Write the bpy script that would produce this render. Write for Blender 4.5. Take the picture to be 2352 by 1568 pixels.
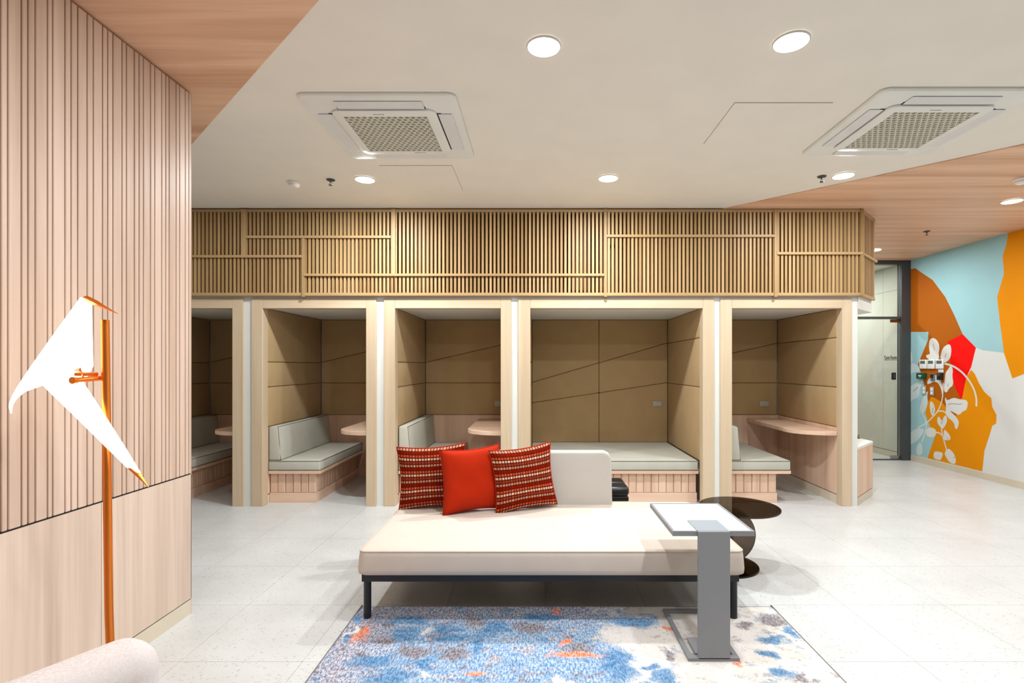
import bpy, bmesh, math, random
from mathutils import Vector, Matrix
random.seed(7)
D = bpy.data
for o in list(D.objects):
    D.objects.remove(o)
scene = bpy.context.scene
COL = scene.collection

# ---------------------------------------------------------------- camera, world, exposure
cam_data = D.cameras.new('camera')
cam = D.objects.new('camera', cam_data)
COL.objects.link(cam)
cam.location = (0, 0, 1.45)
cam.rotation_euler = (math.pi / 2, 0, 0)
cam_data.sensor_width = 36
cam_data.lens = 1189 / 2352 * 36
cam_data.shift_x = -59 / 2352
cam_data.shift_y = 54 / 2352
cam_data.clip_start = 0.05
scene.camera = cam

world = D.worlds.new('world')
scene.world = world
world.use_nodes = True
world.node_tree.nodes['Background'].inputs[0].default_value = (0.95, 0.97, 1.0, 1)
world.node_tree.nodes['Background'].inputs[1].default_value = 0.03

vs = scene.view_settings
vs.view_transform = 'Standard'
vs.look = 'None'
vs.gamma = 1
vs.use_curve_mapping = False
vs.exposure = 0.0

LAMP_POWER = 46.0
LAMP_COLOR = (0.90, 0.965, 1.0)
CEIL = 3.05

# ---------------------------------------------------------------- material helpers
def lin(c):
    return tuple(((v / 255) / 12.92 if v / 255 <= 0.04045 else ((v / 255 + 0.055) / 1.055) ** 2.4) for v in c) + (1.0,)

class NT:
    def __init__(self, name, rough=0.5, metallic=0.0, spec=0.5):
        self.m = D.materials.new(name)
        self.m.use_nodes = True
        self.t = self.m.node_tree
        self.b = self.t.nodes['Principled BSDF']
        self.b.inputs['Roughness'].default_value = rough
        self.b.inputs['Metallic'].default_value = metallic
        self.b.inputs['Specular IOR Level'].default_value = spec
    def n(self, typ, **kw):
        nd = self.t.nodes.new(typ)
        for k, v in kw.items():
            setattr(nd, k, v)
        return nd
    def l(self, a, b):
        self.t.links.new(a, b)
    def math(self, op, a, b=None, c=None, clamp=False):
        nd = self.n('ShaderNodeMath', operation=op, use_clamp=clamp)
        for i, v in enumerate((a, b, c)):
            if v is None: continue
            if isinstance(v, (int, float)): nd.inputs[i].default_value = v
            else: self.l(v, nd.inputs[i])
        return nd.outputs[0]
    def vmath(self, op, a, b=None):
        nd = self.n('ShaderNodeVectorMath', operation=op)
        for i, v in enumerate((a, b)):
            if v is None: continue
            if isinstance(v, tuple): nd.inputs[i].default_value = v
            else: self.l(v, nd.inputs[i])
        return nd.outputs['Value'] if op == 'LENGTH' else nd.outputs['Vector']
    def mix(self, fac, a, b, mode='MIX'):
        nd = self.n('ShaderNodeMix', data_type='RGBA', blend_type=mode)
        for s, v in ((nd.inputs['Factor'], fac), (nd.inputs['A'], a), (nd.inputs['B'], b)):
            if isinstance(v, (int, float)): s.default_value = v
            elif isinstance(v, tuple): s.default_value = v
            else: self.l(v, s)
        return nd.outputs['Result']
    def pos(self, scale=(1, 1, 1), obj=False):
        if obj: src = self.n('ShaderNodeTexCoord').outputs['Object']
        else: src = self.n('ShaderNodeNewGeometry').outputs['Position']
        mp = self.n('ShaderNodeMapping')
        mp.inputs['Scale'].default_value = scale
        self.l(src, mp.inputs['Vector'])
        return mp.outputs[0]
    def noise(self, vec, scale=1, detail=3, rough=0.55, dist=0.0):
        nd = self.n('ShaderNodeTexNoise')
        nd.inputs['Scale'].default_value = scale
        nd.inputs['Detail'].default_value = detail
        nd.inputs['Roughness'].default_value = rough
        nd.inputs['Distortion'].default_value = dist
        if vec is not None: self.l(vec, nd.inputs['Vector'])
        return nd.outputs['Fac']
    def ramp(self, fac, stops, interp='LINEAR'):
        nd = self.n('ShaderNodeValToRGB')
        cr = nd.color_ramp
        cr.interpolation = interp
        while len(cr.elements) < len(stops): cr.elements.new(0.5)
        for e, (p, c) in zip(cr.elements, stops):
            e.position = p; e.color = c
        self.l(fac, nd.inputs[0])
        return nd.outputs[0]
    def smooth(self, v, a, b):
        nd = self.n('ShaderNodeMapRange', interpolation_type='SMOOTHSTEP')
        nd.inputs['From Min'].default_value = a
        nd.inputs['From Max'].default_value = b
        self.l(v, nd.inputs['Value'])
        return nd.outputs[0]
    def color(self, c):
        if isinstance(c, tuple): self.b.inputs['Base Color'].default_value = c
        else: self.l(c, self.b.inputs['Base Color'])
    def bump(self, h, strength=0.2, dist=0.002):
        nd = self.n('ShaderNodeBump')
        nd.inputs['Strength'].default_value = strength
        nd.inputs['Distance'].default_value = dist
        self.l(h, nd.inputs['Height'])
        self.l(nd.outputs[0], self.b.inputs['Normal'])

def wood(name, dark, light, grain='Z', rough=0.45, scale=1.0, vary=0.0, spec=0.35):
    m = NT(name, rough, spec=spec)
    s = {'X': (0.5, 11, 11), 'Y': (11, 0.5, 11), 'Z': (11, 11, 0.5)}[grain]
    s2 = {'X': (3, 120, 120), 'Y': (120, 3, 120), 'Z': (120, 120, 3)}[grain]
    a = m.noise(m.pos(tuple(v * scale for v in s)), 1, 4, 0.6, 0.5)
    b = m.noise(m.pos(tuple(v * scale for v in s2)), 1, 2, 0.6)
    f = m.math('ADD', m.math('MULTIPLY', a, 0.8), m.math('MULTIPLY', b, 0.2))
    if vary:
        oi = m.n('ShaderNodeObjectInfo').outputs['Random']
        f = m.math('ADD', f, m.math('MULTIPLY', m.math('SUBTRACT', oi, 0.5), vary))
    m.color(m.ramp(f, [(0.32, lin(dark)), (0.68, lin(light))]))
    m.bump(b, 0.05, 0.001)
    return m.m

def fabric(name, c, var=0.06, rough=0.9, weave=700):
    m = NT(name, rough, spec=0.15)
    a = m.noise(m.pos((1, 1, 1)), 5, 3)
    b = m.noise(m.pos((1, 1, 1)), weave * 0.5, 2)
    l = lin(c)
    dk = tuple(v * (1 - var * 2.2) for v in l[:3]) + (1,)
    lt = tuple(min(1, v * (1 + var)) for v in l[:3]) + (1,)
    f = m.math('ADD', m.math('MULTIPLY', a, 0.5), m.math('MULTIPLY', b, 0.5))
    m.color(m.ramp(f, [(0.3, dk), (0.7, lt)]))
    m.bump(b, 0.25, 0.001)
    m.b.inputs['Sheen Weight'].default_value = 0.03
    return m.m

def plain(name, c, rough=0.5, metallic=0.0, spec=0.5, var=0.03):
    m = NT(name, rough, metallic, spec)
    l = lin(c)
    a = m.noise(m.pos((1, 1, 1)), 3, 2)
    dk = tuple(v * (1 - var) for v in l[:3]) + (1,)
    lt = tuple(min(1, v * (1 + var)) for v in l[:3]) + (1,)
    m.color(m.ramp(a, [(0.3, dk), (0.7, lt)]))
    return m.m

def emitter(name, c, strength):
    m = NT(name)
    m.b.inputs['Base Color'].default_value = lin(c)
    m.b.inputs['Emission Color'].default_value = lin(c)
    m.b.inputs['Emission Strength'].default_value = strength
    return m.m

def clear(name, tint, gloss=0.08, rough=0.02, facing=0.35):
    m = NT(name)
    t = m.n('ShaderNodeBsdfTransparent'); t.inputs[0].default_value = tint
    g = m.n('ShaderNodeBsdfGlossy'); g.inputs['Roughness'].default_value = rough
    lw = m.n('ShaderNodeLayerWeight'); lw.inputs['Blend'].default_value = facing
    f = m.math('ADD', m.math('MULTIPLY', lw.outputs['Fresnel'], 0.6), gloss, clamp=True)
    mx = m.n('ShaderNodeMixShader')
    m.l(f, mx.inputs[0]); m.l(t.outputs[0], mx.inputs[1]); m.l(g.outputs[0], mx.inputs[2])
    m.l(mx.outputs[0], m.t.nodes['Material Output'].inputs['Surface'])
    return m.m

M = {}
M['ceiling'] = plain('ceiling_paint', (238, 231, 220), 0.6, var=0.02)
M['white'] = plain('white_paint', (224, 222, 214), 0.55, var=0.015)
M['mural_white'] = plain('mural_white', (222, 220, 216), 0.55, var=0.015)
M['timber_ceiling'] = wood('timber_ceiling', (200, 152, 120), (242, 200, 168), 'X', 0.5, 0.6)
M['timber_wall'] = wood('timber_wall', (200, 170, 148), (227, 200, 181), 'Z', 0.42, 0.9, 0.15)
M['timber_low'] = wood('timber_low', (190, 164, 146), (232, 208, 189), 'Z', 0.42, 0.45, 0.05)
M['groove'] = plain('groove_brown', (172, 124, 92), 0.7)
M['black_gap'] = plain('black_gap', (22, 20, 20), 0.8)
M['beige'] = plain('beige_plinth', (214, 200, 178), 0.5)
M['frame_wood'] = wood('frame_wood', (197, 172, 141), (215, 192, 163), 'Z', 0.45, 0.7)
M['frame_wood_x'] = wood('frame_wood_x', (197, 172, 141), (215, 192, 163), 'X', 0.45, 0.7)
M['pink_wood'] = wood('pink_wood', (206, 168, 142), (232, 198, 172), 'Z', 0.45, 0.8, 0.12)
M['pink_wood_x'] = wood('pink_wood_x', (212, 174, 148), (234, 202, 176), 'X', 0.42, 0.8)
M['pink_wood_y'] = wood('pink_wood_y', (212, 174, 148), (234, 202, 176), 'Y', 0.42, 0.8)
M['lattice'] = wood('lattice_wood', (160, 126, 82), (190, 156, 110), 'Z', 0.5, 1.0, 0.3)
M['lattice_x'] = wood('lattice_wood_x', (168, 134, 90), (190, 156, 110), 'X', 0.5, 1.0, 0.1)
M['lattice_back_shade'] = wood('lattice_back_shade', (112, 72, 32), (134, 90, 46), 'Z', 0.6, 0.8)  # tan wood darkened: shade behind the slats is put into the colour
M['pad'] = fabric('tan_pad_fabric', (184, 154, 112), 0.05)
M['cushion'] = fabric('grey_cushion_fabric', (190, 186, 172), 0.05)
M['piping'] = fabric('piping_fabric', (112, 108, 98), 0.05)
M['sofa'] = fabric('sofa_fabric', (206, 191, 178), 0.035)
M['sofa_back'] = fabric('sofa_back_fabric', (192, 186, 178), 0.03)
M['red_velvet'] = fabric('red_velvet', (178, 38, 3), 0.06)
M['black_metal'] = plain('black_metal', (22, 22, 26), 0.45)
M['black_leather'] = plain('black_leather', (26, 26, 27), 0.35, var=0.2)
M['grey_metal'] = plain('grey_metal', (134, 134, 136), 0.5)
M['grey_tab'] = plain('grey_tab', (142, 148, 154), 0.45)
M['table_white'] = plain('table_white', (232, 229, 224), 0.35)
M['socket_light'] = plain('socket_light', (198, 193, 178), 0.45)
M['ac_white'] = plain('ac_white', (232, 231, 224), 0.45)
M['ac_grey'] = plain('ac_grey', (224, 222, 220), 0.5)
M['ac_dark'] = plain('ac_dark', (88, 84, 72), 0.7)
M['ac_lattice'] = plain('ac_lattice', (226, 222, 206), 0.6)
M['dark_frame'] = plain('dark_frame', (66, 68, 68), 0.5)
M['steel'] = plain('steel', (160, 160, 158), 0.3, 0.8)
M['bronze'] = plain('bronze_fitting', (128, 78, 48), 0.35, 0.6)
M['quiet_wall'] = plain('quiet_wall', (208, 203, 189), 0.6)
M['copper'] = plain('copper', (232, 128, 46), 0.3, 0.7)
M['glow'] = emitter('glowing_paper', (255, 240, 224), 4.5)
M['diffuser'] = emitter('lamp_diffuser', (255, 250, 242), 9.0)
M['socket'] = plain('socket_plastic', (176, 170, 156), 0.4)
M['socket_dark'] = plain('socket_dark', (70, 66, 58), 0.6)
M['device'] = plain('device_white', (240, 240, 238), 0.4)
M['screen'] = plain('grey_screen', (92, 104, 98), 0.3)
M['green'] = plain('green_plastic', (8, 78, 58), 0.4)
M['black'] = plain('black_plastic', (24, 24, 25), 0.35)
M['sign_grey'] = plain('sign_grey', (128, 122, 106), 0.5)
M['hatch_gap'] = plain('hatch_gap', (160, 150, 136), 0.7)
M['yellow'] = plain('yellow_plastic', (224, 190, 60), 0.5)
M['glass'] = clear('clear_glass', (0.93, 0.95, 0.92, 1), 0.02, 0.01, 0.2)
M['smoked'] = clear('smoked_glass', (0.30, 0.245, 0.20, 1), 0.03, 0.02, 0.22)
M['smoked_edge'] = clear('smoked_edge', (0.25, 0.16, 0.10, 1), 0.12, 0.05, 0.4)
for k, c in (('blue_paint', (160, 200, 204)), ('brown_paint', (176, 92, 12)), ('red_paint', (250, 12, 4)), ('amber_paint', (232, 144, 0)), ('leaf_paint', (224, 221, 216)), ('vein_paint', (120, 90, 70)), ('leaf_pale', (206, 219, 219))):
    M[k] = plain(k, c, 0.7, spec=0.12, var=0.02)

def floor_mat():
    m = NT('terrazzo', 0.33, spec=0.4)
    p = m.pos((1, 1, 1))
    v = m.n('ShaderNodeTexVoronoi'); v.inputs['Scale'].default_value = 1.0
    w = m.n('ShaderNodeTexNoise'); w.inputs['Scale'].default_value = 40
    m.l(p, w.inputs['Vector'])
    wp = m.vmath('MULTIPLY', m.vmath('ADD', p, m.vmath('MULTIPLY', w.outputs['Color'], (0.03, 0.03, 0.0))), (52, 88, 1))
    m.l(wp, v.inputs['Vector'])
    sep = m.n('ShaderNodeSeparateColor'); m.l(v.outputs['Color'], sep.inputs[0])
    pick = m.math('GREATER_THAN', sep.outputs[0], 0.62)
    chip = m.math('MULTIPLY', pick, m.smooth(v.outputs['Distance'], 0.40, 0.22))
    fine = m.smooth(m.noise(p, 150, 2), 0.6, 0.72)
    cloud = m.noise(p, 2.5, 3)
    base = m.ramp(cloud, [(0.3, lin((198, 197, 194))), (0.7, lin((208, 207, 204)))])
    shade = m.mix(sep.outputs[1], lin((158, 158, 156)), lin((184, 183, 180)))
    c = m.mix(m.math('MULTIPLY', fine, 0.35), base, lin((168, 167, 164)))
    m.color(m.mix(m.math('MULTIPLY', chip, 0.7), c, shade))
    return m.m
M['terrazzo'] = floor_mat()
M['joint'] = plain('floor_joint', (172, 171, 168), 0.7)

def linen_mat():
    m = NT('woven_linen', 0.95, spec=0.1)
    a = m.noise(m.pos((160, 160, 1400), True), 1, 2)
    b = m.noise(m.pos((1400, 1400, 160), True), 1, 2)
    f = m.math('ADD', m.math('MULTIPLY', a, 0.5), m.math('MULTIPLY', b, 0.5))
    m.color(m.ramp(f, [(0.36, lin((192, 178, 174))), (0.62, lin((218, 208, 203)))]))
    m.bump(f, 0.3, 0.001)
    return m.m
M['linen'] = linen_mat()

def weave_mat():
    m = NT('red_check_weave', 0.95, spec=0.03)
    uv = m.n('ShaderNodeTexCoord').outputs['UV']
    s = m.n('ShaderNodeSeparateXYZ'); m.l(uv, s.inputs[0])
    NR, NC = 19.0, 22.0
    v = m.math('MULTIPLY', s.outputs[1], NR); u = m.math('MULTIPLY', s.outputs[0], NC)
    row = m.math('FLOOR', v); colm = m.math('FLOOR', u)
    fv = m.math('FRACT', v); fu = m.math('FRACT', u)
    inside = m.math('MULTIPLY', m.math('LESS_THAN', m.math('ABSOLUTE', m.math('SUBTRACT', fv, 0.5)), 0.33),
                    m.math('LESS_THAN', m.math('ABSOLUTE', m.math('SUBTRACT', fu, 0.5)), 0.36))
    r5 = m.math('DIVIDE', m.math('MODULO', m.math('ADD', row, 0.5), 5.0), 5.0)
    rc = m.ramp(r5, [(0.0, lin((216, 206, 192))), (0.2, lin((192, 98, 68))), (0.4, lin((132, 30, 12))), (0.6, lin((184, 156, 134))), (0.8, lin((146, 70, 48)))], 'CONSTANT')
    c3 = m.math('DIVIDE', m.math('MODULO', m.math('ADD', colm, 0.5), 5.0), 5.0)
    cc = m.ramp(c3, [(0.0, lin((255, 236, 220))), (0.2, lin((240, 164, 84))), (0.4, lin((228, 214, 200))), (0.6, lin((255, 190, 170))), (0.8, lin((215, 190, 176)))], 'CONSTANT')
    tile = m.mix(0.75, rc, cc, 'MULTIPLY')
    oi = m.noise(m.pos((60, 60, 60), True), 1, 1)
    ground = m.mix(oi, lin((78, 16, 8)), lin((112, 24, 10)))
    m.color(m.mix(inside, ground, tile))
    m.bump(inside, 0.4, 0.002)
    return m.m
M['weave'] = weave_mat()

# traced outlines in wall / floor metres
PATCH = {
 'blue_top': [(7.92, 3.153), (6.92, 3.107), (6.238, 3.135), (6.244, 3.08), (6.266, 2.912), (6.317, 2.783), (6.3, 2.561), (6.393, 2.291), (6.358, 2.001), (6.3, 1.598), (6.47, 1.623), (6.608, 1.641), (6.704, 1.676), (6.913, 1.863), (7.06, 2.148), (7.207, 2.398), (7.437, 2.671), (7.621, 2.794), (7.778, 2.904), (7.92, 2.905)],
 'brown': [(7.92, 2.911), (7.778, 2.904), (7.621, 2.794), (7.437, 2.671), (7.207, 2.398), (7.06, 2.148), (6.913, 1.863), (7.169, 1.774), (7.122, 1.545), (7.096, 1.342), (7.043, 1.157), (6.937, 0.994), (7.025, 0.757), (7.151, 0.832), (7.263, 0.925), (7.457, 1.003), (7.526, 0.906), (7.621, 1.241), (7.726, 1.459), (7.526, 1.811), (7.518, 1.93), (7.92, 1.956)],
 'blue_low': [(7.92, 1.956), (7.518, 1.93), (7.526, 1.811), (7.726, 1.459), (7.621, 1.241), (7.526, 0.906), (7.579, 0.748), (7.497, 0.572), (7.378, 0.466), (7.538, 0.095), (7.92, 0.087)],
 'red': [(7.169, 1.774), (6.913, 1.863), (6.704, 1.676), (6.775, 1.43), (6.852, 1.29), (6.92, 1.007), (6.944, 0.994), (7.043, 1.157), (7.096, 1.342), (7.122, 1.545)],
 'amber_low': [(6.775, 1.389), (6.72, 1.334), (6.655, 1.213), (6.577, 1.109), (6.476, 1.035), (6.464, 0.93), (6.402, 0.831), (6.41, 0.726), (6.461, 0.694), (6.506, 0.556), (6.577, 0.359), (6.608, 0.095), (7.538, 0.095), (7.378, 0.466), (7.497, 0.572), (7.579, 0.748), (7.526, 0.906), (7.457, 1.003), (7.263, 0.925), (7.151, 0.832), (7.025, 0.757), (6.937, 0.994), (6.92, 1.007), (6.852, 1.29)],
 'amber_right': [(6.244, 3.08), (6.233, 3.133), (5.773, 3.174), (5.749, 1.456), (6.041, 1.346), (6.188, 1.291), (6.3, 1.598), (6.358, 2.001), (6.393, 2.291), (6.3, 2.561), (6.317, 2.783), (6.266, 2.912)],
}
LEAF = [
 [(7.432, 1.842), (7.371, 1.816), (7.318, 1.753), (7.31, 1.679), (7.327, 1.613), (7.315, 1.559), (7.336, 1.519), (7.486, 1.521), (7.549, 1.556), (7.564, 1.584), (7.54, 1.601), (7.482, 1.605), (7.5, 1.671), (7.504, 1.774), (7.482, 1.821)],
 [(7.15, 1.742), (7.109, 1.718), (7.098, 1.647), (7.113, 1.556), (7.159, 1.505), (7.225, 1.479), (7.242, 1.519), (7.293, 1.539), (7.284, 1.599), (7.25, 1.691)],
 [(7.106, 1.472), (7.069, 1.375), (7.085, 1.31), (7.061, 1.176), (7.142, 1.127), (7.175, 1.066), (7.233, 1.083), (7.217, 1.229), (7.2, 1.347), (7.142, 1.4)],
 [(7.414, 1.311), (7.495, 1.261), (7.537, 1.212), (7.537, 1.164), (7.414, 1.209), (7.344, 1.205), (7.284, 1.134), (7.255, 1.003), (7.238, 1.004), (7.259, 1.148), (7.284, 1.227), (7.318, 1.299)],
 [(7.2, 1.006), (7.175, 0.955), (7.061, 1.008), (6.966, 0.989), (6.821, 0.986), (6.844, 0.853), (6.904, 0.835), (6.966, 0.773), (7.029, 0.792), (7.093, 0.818), (7.126, 0.822), (7.061, 0.776), (6.998, 0.725), (6.969, 0.677), (6.99, 0.611), (7.013, 0.576), (7.037, 0.592), (7.053, 0.668), (7.175, 0.733), (7.2, 0.796), (7.188, 0.889), (7.212, 0.966)],
 [(7.482, 0.927), (7.432, 0.917), (7.388, 0.833), (7.393, 0.792), (7.432, 0.707), (7.477, 0.757), (7.489, 0.865)],
 [(7.336, 0.723), (7.301, 0.707), (7.267, 0.657), (7.208, 0.762), (7.175, 0.72), (7.175, 0.654), (7.242, 0.554), (7.276, 0.563), (7.344, 0.622), (7.353, 0.661)],
 [(7.222, 0.557), (7.167, 0.518), (7.118, 0.472), (7.113, 0.417), (7.233, 0.397), (7.233, 0.489)],
 [(7.162, 0.303), (7.077, 0.265), (7.021, 0.185), (7.029, 0.102), (7.126, 0.103), (7.2, 0.179), (7.22, 0.221)],
 [(7.397, 0.218), (7.327, 0.223), (7.242, 0.224), (7.276, 0.125), (7.31, 0.103), (7.414, 0.114), (7.42, 0.167)],
 [(7.904, 0.415), (7.727, 0.515), (7.586, 0.505), (7.633, 0.422), (7.727, 0.325), (7.904, 0.22)],
 [(7.549, 0.516), (7.486, 0.551), (7.397, 0.542), (7.362, 0.492), (7.397, 0.42), (7.522, 0.403), (7.568, 0.445)],
 [(7.68, 0.311), (7.633, 0.255), (7.633, 0.13), (7.727, 0.1), (7.77, 0.149), (7.747, 0.237)],
 [(7.904, 1.482), (7.766, 1.467), (7.699, 1.396), (7.68, 1.348), (7.805, 1.339), (7.904, 1.301)],
 [(7.904, 1.698), (7.864, 1.654), (7.834, 1.567), (7.854, 1.467), (7.904, 1.467)],
 [(7.904, 1.121), (7.747, 1.184), (7.605, 1.231), (7.651, 1.146), (7.689, 1.102), (7.699, 0.975), (7.815, 0.932), (7.904, 0.876)],
 [(7.522, 1.089), (7.54, 0.985), (7.522, 0.904), (7.577, 0.789), (7.633, 0.729), (7.68, 0.766), (7.68, 0.864), (7.614, 0.98)],
]
STEM = [
 [(7.217, 1.47), (7.077, 1.44), (6.951, 1.376), (6.859, 1.302), (6.784, 1.217), (6.725, 1.121), (6.693, 1.025), (6.696, 0.915)],
 [(7.242, 1.202), (7.25, 1.043), (7.267, 0.936), (7.336, 0.797), (7.432, 0.707), (7.559, 0.598), (7.727, 0.515)],
 [(7.336, 0.79), (7.276, 0.809), (7.208, 0.795), (7.175, 0.759)],
 [(7.276, 0.603), (7.267, 0.498), (7.225, 0.385), (7.183, 0.273)],
 [(7.379, 0.49), (7.31, 0.493), (7.267, 0.465)],
 [(7.642, 0.756), (7.568, 0.638), (7.549, 0.558), (7.586, 0.442), (7.642, 0.31)],
]
GROOVE = [1.952, 1.978, 2.03, 2.056, 2.086, 2.138, 2.161, 2.217, 2.246, 2.278, 2.326, 2.358, 2.408, 2.437, 2.467, 2.521, 2.548, 2.598, 2.629, 2.658, 2.706, 2.736, 2.787, 2.817, 2.843, 2.898, 2.926, 2.973, 3.003]
BLOB = {
 'blue': [(-0.717, 2.923, 0.098, 0.046), (-0.513, 2.827, 0.086, 0.052), (-0.717, 2.753, 0.067, 0.074), (-0.246, 2.835, 0.078, 0.07), (0.022, 2.96, 0.117, 0.047), (-0.802, 2.518, 0.1, 0.055), (0.391, 2.492, 0.083, 0.124), (-0.523, 2.505, 0.038, 0.054), (-1.02, 2.923, 0.036, 0.037), (-0.985, 2.729, 0.017, 0.04), (-0.674, 2.391, 0.102, 0.049), (-0.296, 2.66, 0.032, 0.093), (0.372, 2.517, 0.061, 0.127), (0.576, 2.378, 0.058, 0.061), (1.141, 2.572, 0.039, 0.043), (1.233, 2.705, 0.091, 0.039), (1.379, 2.801, 0.034, 0.051), (0.538, 2.469, 0.021, 0.026), (0.536, 2.904, 0.133, 0.073), (1.146, 2.402, 0.044, 0.05), (-0.452, 2.721, 0.075, 0.04)],
 'grey': [(-0.823, 2.887, 0.04, 0.072), (-0.509, 2.761, 0.059, 0.066), (-0.057, 2.852, 0.078, 0.044), (-0.438, 2.587, 0.087, 0.065), (-0.818, 2.698, 0.066, 0.039), (0.213, 2.645, 0.064, 0.061), (-0.341, 2.905, 0.053, 0.045), (-0.63, 2.601, 0.095, 0.059), (1.323, 2.922, 0.071, 0.074), (1.222, 2.366, 0.043, 0.048), (0.517, 2.63, 0.04, 0.06), (1.16, 2.852, 0.043, 0.044), (0.643, 2.558, 0.031, 0.086), (-0.854, 2.559, 0.039, 0.042)],
 'white': [(0.457, 2.753, 0.143, 0.135), (0.549, 2.559, 0.07, 0.178), (-0.604, 2.81, 0.03, 0.037), (-0.545, 2.403, 0.029, 0.037), (0.952, 2.959, 0.18, 0.096), (0.493, 2.809, 0.128, 0.086), (0.822, 2.439, 0.178, 0.091), (1.11, 2.768, 0.093, 0.066), (1.147, 2.659, 0.065, 0.046), (1.156, 2.504, 0.061, 0.054), (0.995, 2.601, 0.071, 0.074), (1.3, 2.39, 0.044, 0.075), (-0.997, 2.785, 0.025, 0.102), (0.104, 2.355, 0.043, 0.036)],
 'orange': [(-0.933, 2.785, 0.041, 0.076), (0.106, 3.032, 0.042, 0.02), (0.131, 2.693, 0.026, 0.031), (0.192, 2.576, 0.133, 0.028), (-0.305, 2.413, 0.037, 0.025), (0.975, 2.504, 0.021, 0.038), (0.718, 2.838, 0.026, 0.024)],
}

def rug_mat():
    m = NT('abstract_rug', 0.95, spec=0.1)
    p = m.pos((1, 1, 1))
    wn = m.n('ShaderNodeTexNoise'); wn.inputs['Scale'].default_value = 9; wn.inputs['Detail'].default_value = 5
    m.l(p, wn.inputs['Vector'])
    warp = m.vmath('MULTIPLY', m.vmath('SUBTRACT', wn.outputs['Color'], (0.5, 0.5, 0.5)), (0.24, 0.16, 0.0))
    q = m.vmath('ADD', p, warp)
    rough1 = m.noise(m.pos((28, 34, 1)), 1, 5, 0.7)
    streak = m.noise(m.pos((120, 34, 1)), 1, 3, 0.7)
    patch = m.noise(m.pos((11, 12, 1)), 1, 4, 0.65)
    grit = m.noise(m.pos((90, 64, 1)), 1, 3, 0.8)
    edge = m.math('ADD', m.math('MULTIPLY', m.math('SUBTRACT', rough1, 0.5), 2.6), m.math('MULTIPLY', m.math('SUBTRACT', grit, 0.5), 2.2))
    def field(bl, w=1.25):
        out = None
        for (x, y, rx, ry) in bl:
            d = m.vmath('MULTIPLY', m.vmath('SUBTRACT', q, (x, y, 0)), (1 / (rx * w), 1 / (ry * w), 0))
            f = m.math('SUBTRACT', 1.0, m.vmath('LENGTH', d))
            out = f if out is None else m.math('MAXIMUM', out, f)
        return m.math('ADD', out, m.math('MULTIPLY', edge, 0.5))
    sx = m.n('ShaderNodeSeparateXYZ'); m.l(p, sx.inputs[0])
    wob = m.math('ADD', sx.outputs[0], m.math('MULTIPLY', m.math('SUBTRACT', patch, 0.5), 1.1))
    wob = m.math('ADD', wob, m.math('MULTIPLY', edge, 0.08))
    right = m.smooth(wob, 0.36, 0.52)
    pb = m.math('ADD', m.noise(m.pos((7, 9, 1.0)), 1, 5, 0.72), m.math('MULTIPLY', edge, 0.05))
    mp2 = m.vmath('ADD', m.pos((9, 12, 1)), (4.3, 7.7, 0.0))
    pg = m.math('ADD', m.noise(mp2, 1, 5, 0.72), m.math('MULTIPLY', edge, 0.05))
    fg = m.smooth(m.math('ADD', m.math('MULTIPLY', streak, 0.6), m.math('MULTIPLY', grit, 0.4)), 0.42, 0.58)
    far = m.smooth(sx.outputs[1], 2.78, 3.04)
    left = m.mix(fg, lin((92, 132, 174)), lin((180, 194, 208)))
    left = m.mix(m.smooth(m.math('ADD', patch, m.math('MULTIPLY', edge, 0.06)), 0.52, 0.64), left, m.mix(fg, lin((132, 126, 138)), lin((206, 200, 202))))
    lg = m.smooth(m.math('ADD', sx.outputs[0], m.math('MULTIPLY', rough1, 0.5)), -0.35, -0.72)
    greyish = m.mix(fg, lin((112, 106, 124)), lin((204, 198, 202)))
    left = m.mix(m.math('MAXIMUM', m.math('MULTIPLY', lg, 0.8), m.math('MULTIPLY', far, 0.7)), left, greyish)
    cream = m.mix(m.smooth(m.math('ADD', rough1, m.math('MULTIPLY', m.math('SUBTRACT', grit, 0.5), 0.7)), 0.56, 0.76), lin((216, 208, 200)), lin((146, 130, 140)))
    c = m.mix(right, left, cream)
    blue2 = m.mix(fg, lin((84, 118, 158)), lin((140, 170, 196)))
    grey2 = m.mix(fg, lin((100, 92, 100)), lin((168, 158, 164)))
    c = m.mix(m.math('MULTIPLY', m.smooth(pg, 0.55, 0.62), m.mix(right, (0.9, 0.9, 0.9, 1), (0.55, 0.55, 0.55, 1))), c, grey2)
    c = m.mix(m.math('MULTIPLY', m.smooth(pb, 0.55, 0.62), m.mix(right, (0.9, 0.9, 0.9, 1), (0.45, 0.45, 0.45, 1))), c, blue2)
    c = m.mix(m.math('MULTIPLY', m.smooth(field(BLOB['grey'], 1.35), 0.0, 0.6), 0.92), c, m.mix(fg, lin((92, 84, 90)), lin((158, 150, 152))))
    c = m.mix(m.smooth(field(BLOB['white'], 1.2), 0.0, 0.5), c, m.mix(fg, lin((214, 205, 200)), lin((222, 216, 209))))
    c = m.mix(m.math('MULTIPLY', m.smooth(field(BLOB['blue'], 1.45), 0.0, 0.6), 0.94), c, m.mix(m.smooth(m.math('ADD', rough1, m.math('MULTIPLY', m.math('SUBTRACT', fg, 0.5), 0.25)), 0.35, 0.7), lin((62, 106, 152)), lin((122, 160, 190))))
    specks = m.smooth(m.noise(m.pos((60, 70, 1)), 1, 4, 0.7), 0.63, 0.72)
    c = m.mix(m.math('MULTIPLY', specks, 0.6), c, m.mix(right, lin((86, 78, 104)), lin((150, 76, 92))))
    c = m.mix(m.math('MULTIPLY', m.smooth(field(BLOB['orange'], 1.35), 0.0, 0.5), 0.95), c, m.mix(fg, lin((232, 98, 52)), lin((232, 176, 150))))
    m.color(c)
    m.bump(streak, 0.3, 0.003)
    return m.m
M['rug'] = rug_mat()
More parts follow.
